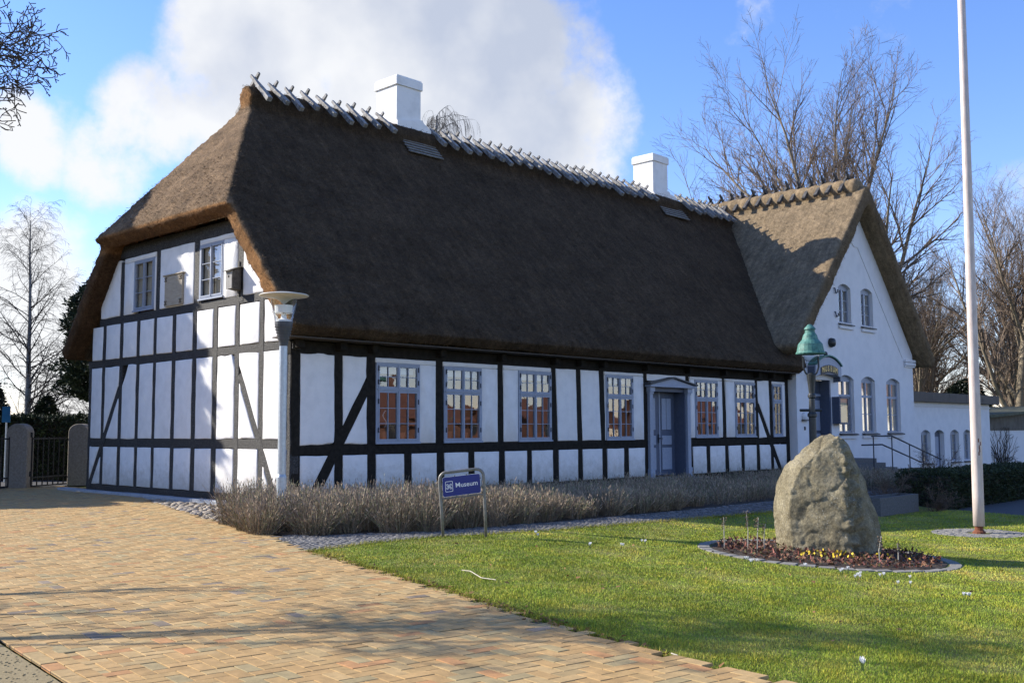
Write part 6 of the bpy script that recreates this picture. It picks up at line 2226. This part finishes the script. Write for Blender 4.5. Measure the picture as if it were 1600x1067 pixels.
def build_ring_plants():
    n = 3600
    a = RNG.uniform(0, 2 * PI, n); r = np.sqrt(RNG.uniform(0, 1, n)) * (RING[2] - .26)
    X = RING[0] + r * np.cos(a); Y = RING[1] + r * np.sin(a)
    dens = .5 + .5 * np.sin(X * 4 + 1) * np.sin(Y * 3.3)
    k = RNG.random(n) < .15 + .85 * dens
    X, Y = X[k], Y[k]; n = len(X)
    P = np.stack([X, Y, tz(X, Y) + RNG.uniform(-.01, .07, n)], 1)
    D = RNG.normal(0, 1, (n, 3)); D[:, 2] = np.abs(D[:, 2]); D /= np.linalg.norm(D, axis=1, keepdims=True)
    col = np.array([[.8, .65, .6], [.55, .6, .5], [1.2, 1.35, 1.1], [.4, .85, .4], [1.1, .9, .95], [.5, .55, .45], [.8, .85, .7]])[RNG.integers(0, 7, n)] * RNG.uniform(.6, 1.3, (n, 1))
    V, Fc, T = blades(P, D, RNG.uniform(.025, .07, n), RNG.uniform(.02, .04, n), col, tipw=.5)
    o = obj('stonecrop', np_mesh('stonecrop', V, Fc, T), 'sedum'); tag(o, 'reddish brown stonecrop and leaf litter round the boulder', 'ground cover', kind='stuff')
    n = 260
    base = Vector((-.75, -12.28)); 
    PP = []
    for cx, cy, m in ((.75, -11.15, 26), (.95, -11.5, 22), (1.4, -11.85, 6), (1.8, -12.1, 4)):
        PP.append(np.stack([RNG.normal(cx, .14, m), RNG.normal(cy, .09, m), RNG.uniform(.05, .10, m) + float(tz(cx, cy))], 1))
    P = np.concatenate(PP); n = len(P)
    D = RNG.normal(0, .7, (n, 3)); D[:, 2] = 1; D /= np.linalg.norm(D, axis=1, keepdims=True)
    V, Fc, T = blades(P, D, RNG.uniform(.02, .04, n), RNG.uniform(.02, .035, n), np.ones((n, 3)), tipw=.8)
    o = obj('yellow_flowers', np_mesh('yellow_flowers', V, Fc, T), 'yellow_flower'); tag(o, 'low yellow flowers at the foot of the boulder', 'flowers', kind='stuff')
    # dry flower stalks
    for i, (s, tt, h) in enumerate(((-1.02, .2, .48), (-.9, .12, .40), (-1.12, .05, .56), (-1.45, .05, .46), (.42, 1.0, .38), (.85, .5, .25))):
        p = Vector((RING[0], RING[1], 0)) + R0 * s - F0 * tt
        t = empty('dry_stalk', (p.x, p.y, float(tz(p.x, p.y)) - .01), ['dry brown flower stalk leaning between the red plants', 'short dry flower stalk beside the boulder edge', 'tallest dry flower stalk beside the boulder', 'lone dry flower stalk near the ring edge', 'dry pale stalk in front of the dark boulder flank', 'short dead leafy stalk in the boulder shadow'][i], 'dry plant', 'dry stalks round the boulder')
        B = MB(); B.tube([(0, 0, 0), (random.uniform(-.03, .03), 0, h * .5), (random.uniform(-.05, .05), random.uniform(-.04, .04), h)], [.008, .007, .005], 5); B.build('stem', 'pale_stick', t, fix=False)
        m = 40
        P = np.stack([RNG.normal(0, .018, m), RNG.normal(0, .018, m), RNG.uniform(h * .6, h, m)], 1); D = RNG.normal(0, 1, (m, 3)); D /= np.linalg.norm(D, axis=1, keepdims=True)
        V, Fc, T = blades(P, D, RNG.uniform(.015, .035, m), RNG.uniform(.01, .02, m), np.ones((m, 3)), tipw=.6)
        obj('seed_head', np_mesh('seed_head', V, Fc, T), 'stem', t)


build_ring_plants()


def build_small():
    def g2(px, py):
        # ground point of a spot on the lawn, measured once from the photograph
        u, v = px - 800, 533.5 - py
        c, s = math.cos(ROLL), math.sin(ROLL)
        d = fwd * 1620 + R0 * (u * c - v * s) + upv * (u * s + v * c)
        t = -CAM.z / d.z
        for _ in range(40):
            q = CAM + d * t
            t = (float(tz(q.x, q.y)) - CAM.z) / d.z * .5 + t * .5
        return q.x, q.y
    pet = MB()
    for k in range(6):
        a = k * PI / 3
        d = Vector((math.cos(a), math.sin(a), 0)); w = Vector((-math.sin(a), math.cos(a), 0))
        pet.add([d * .004, d * .016 + w * .011 + Vector((0, 0, .02)), d * .017 + Vector((0, 0, .045)), d * .016 - w * .011 + Vector((0, 0, .02))], [(0, 1, 2, 3)])
    pm = pet.mesh('petals', fix=False)
    st = MB(); st.tube([(0, 0, -.02), (0, 0, .052)], .003, 5); sm = st.mesh('stem')
    for x, y in ((838, 837), (843, 841), (920, 856), (972, 857), (1007, 851), (1166, 878), (1175, 884), (1178, 882), (1262, 889), (1312, 898), (1320, 897), (1325, 895), (1341, 908), (1345, 905), (1350, 903), (1376, 906), (1378, 904), (1403, 917), (1419, 909), (1428, 918), (1510, 937), (1343, 1044)):
        gx, gy = g2(x, y)
        t = empty('crocus', (gx, gy, float(tz(gx, gy))), 'small white crocus flower open in the lawn', 'flower', 'white crocuses in the lawn')
        for k in range(random.choice((1, 2, 3))):
            ox, oy = random.uniform(-.04, .04), random.uniform(-.04, .04)
            o = obj('bloom', pm, 'white_flower', t, (ox, oy, .045)); o.scale = (.85, .85, .8)
            o = obj('stem', sm, 'leaf_green', t, (ox, oy, 0))
    for pts, lab in ((((722, 894), (735, 897), (752, 905), (775, 909)), 'long pale curved twig lying on the lawn'), (((1049, 1026), (1058, 1031), (1067, 1036)), 'short pale twig lying on the paving edge')):
        w = [g2(*p) for p in pts]
        B = MB(); B.tube([(x, y, float(tz(x, y)) + .026 + .01 * math.sin(i * 2)) for i, (x, y) in enumerate(w)], .0048, 6)
        tag(B.build('fallen_twig', 'pale_stick'), lab, 'twig')
    n = 420
    ex = np.array(LAWN[9:] + [LAWN[0]])
    P = []
    for _ in range(n):
        if random.random() < .8:
            i = random.randrange(len(ex) - 1); t = random.random(); q = ex[i] * (1 - t) + ex[i + 1] * t
            P.append((q[0] + random.gauss(0, .06), q[1] + random.gauss(0, .06), .004))
        else:
            x, y = random.uniform(-6, 3), random.uniform(-14.5, -7.5)
            P.append((x, y, .03 if inside(LAWN, np.array([x]), np.array([y]))[0] else .006))
    P = np.array(P); P[:, 2] += tz(P[:, 0], P[:, 1])
    D = RNG.normal(0, 1, (n, 3)); D[:, 2] = np.abs(D[:, 2]) * .3; D /= np.linalg.norm(D, axis=1, keepdims=True)
    V, Fc, T = blades(P, D, RNG.uniform(.02, .05, n), RNG.uniform(.015, .03, n), np.ones((n, 3)), tipw=.5)
    o = obj('leaf_litter', np_mesh('leaf_litter', V, Fc), 'dead_leaf'); tag(o, 'scattered dry brown leaves on lawn and paving edge', 'leaves', kind='stuff')


build_small()


def build_gravel():
    """loose stones and grit on the gravel patch"""
    B = MB(); me = pebble_mesh('pebble', 1, 1, .8, .6, .2, 5)
    vs = [v.co.copy() for v in me.vertices]; fs = [tuple(p.vertices) for p in me.polygons]
    for _ in range(900):
        y = random.uniform(-13.2, -8.5); x = float(np.interp(y, [-19, -11.56, -9.83, -6], [-9.9, -9.45, -9.23, -8.78])) - abs(random.gauss(.0, .5)) - .01
        r = random.uniform(.003, .012); c, s_ = math.cos(random.random() * 6), math.sin(random.random() * 6)
        B.add([(x + v.x * r, y + v.y * r, -.005 + v.z * r) for v in vs], fs)
    tag(B.build('gravel', 'gravel_patch', fix=False, smooth=True), 'loose grit and small stones on the gravel patch beside the paving', 'gravel', kind='stuff')


build_gravel()


# ------------------------------------------------------------------ houses across the street, seen mirrored in the windows
def far_house(x0, x1, y, eave, ridge, label, wall='red_brick', roofm='red_tile', dp=8):
    t = empty('brick_house', (x0, y, -.07), label, 'house', 'houses across the street')
    L = x1 - x0
    B = MB(); B.prism([(0, 0, 0), (0, -dp, 0), (0, -dp, eave), (0, -dp / 2, ridge), (0, 0, eave)], (L, 0, 0)); B.build('wall', wall, t)
    for s in (0, 1):
        ya, yb = (.35, -dp / 2) if s == 0 else (-dp - .35, -dp / 2)
        ze = eave - .35 * (ridge - eave) / (dp / 2)
        B = MB(); B.prism([(-.3, ya, ze + .02), (L + .3, ya, ze + .02), (L + .3, yb, ridge + .02), (-.3, yb, ridge + .02)], (0, 0, .16)); B.build('roof_slope', roofm, t)
    B = MB(); B.box((L * .6, -dp / 2 - .35, ridge - .8), (L * .6 + .7, -dp / 2 + .35, ridge + .9)); B.build('chimney', wall, t)
    n = max(2, int(L / 3))
    for k in range(n):
        xc = L * (k + .5) / n
        if k == n // 2:
            B = MB(); B.box((xc - .5, .0, .1), (xc + .5, .05, 2.1)); B.build('door', 'frame_blue_dark', t)
        else:
            B = MB(); B.box((xc - .6, .0, .95), (xc + .6, .05, 2.15)); w = B.build('window', 'slate_sill', t)
            glass_pane(w, xc - .5, xc - .05, 1.02, 2.08, .055); glass_pane(w, xc + .05, xc + .5, 1.02, 2.08, .055)


far_house(27, 40, -36, 2.3, 4.3, 'red brick house mirrored in the window next to the long brace')
far_house(50, 60, -40, 2.2, 4.0, 'red brick house mirrored in the window beside the panelled door')
far_house(68, 80, -38, 2.5, 4.6, 'red brick house mirrored in the windows past the panelled door')
far_house(86, 112, -33, 4.6, 8.0, 'pale rendered house mirrored in the arched wing windows', 'pale_render')
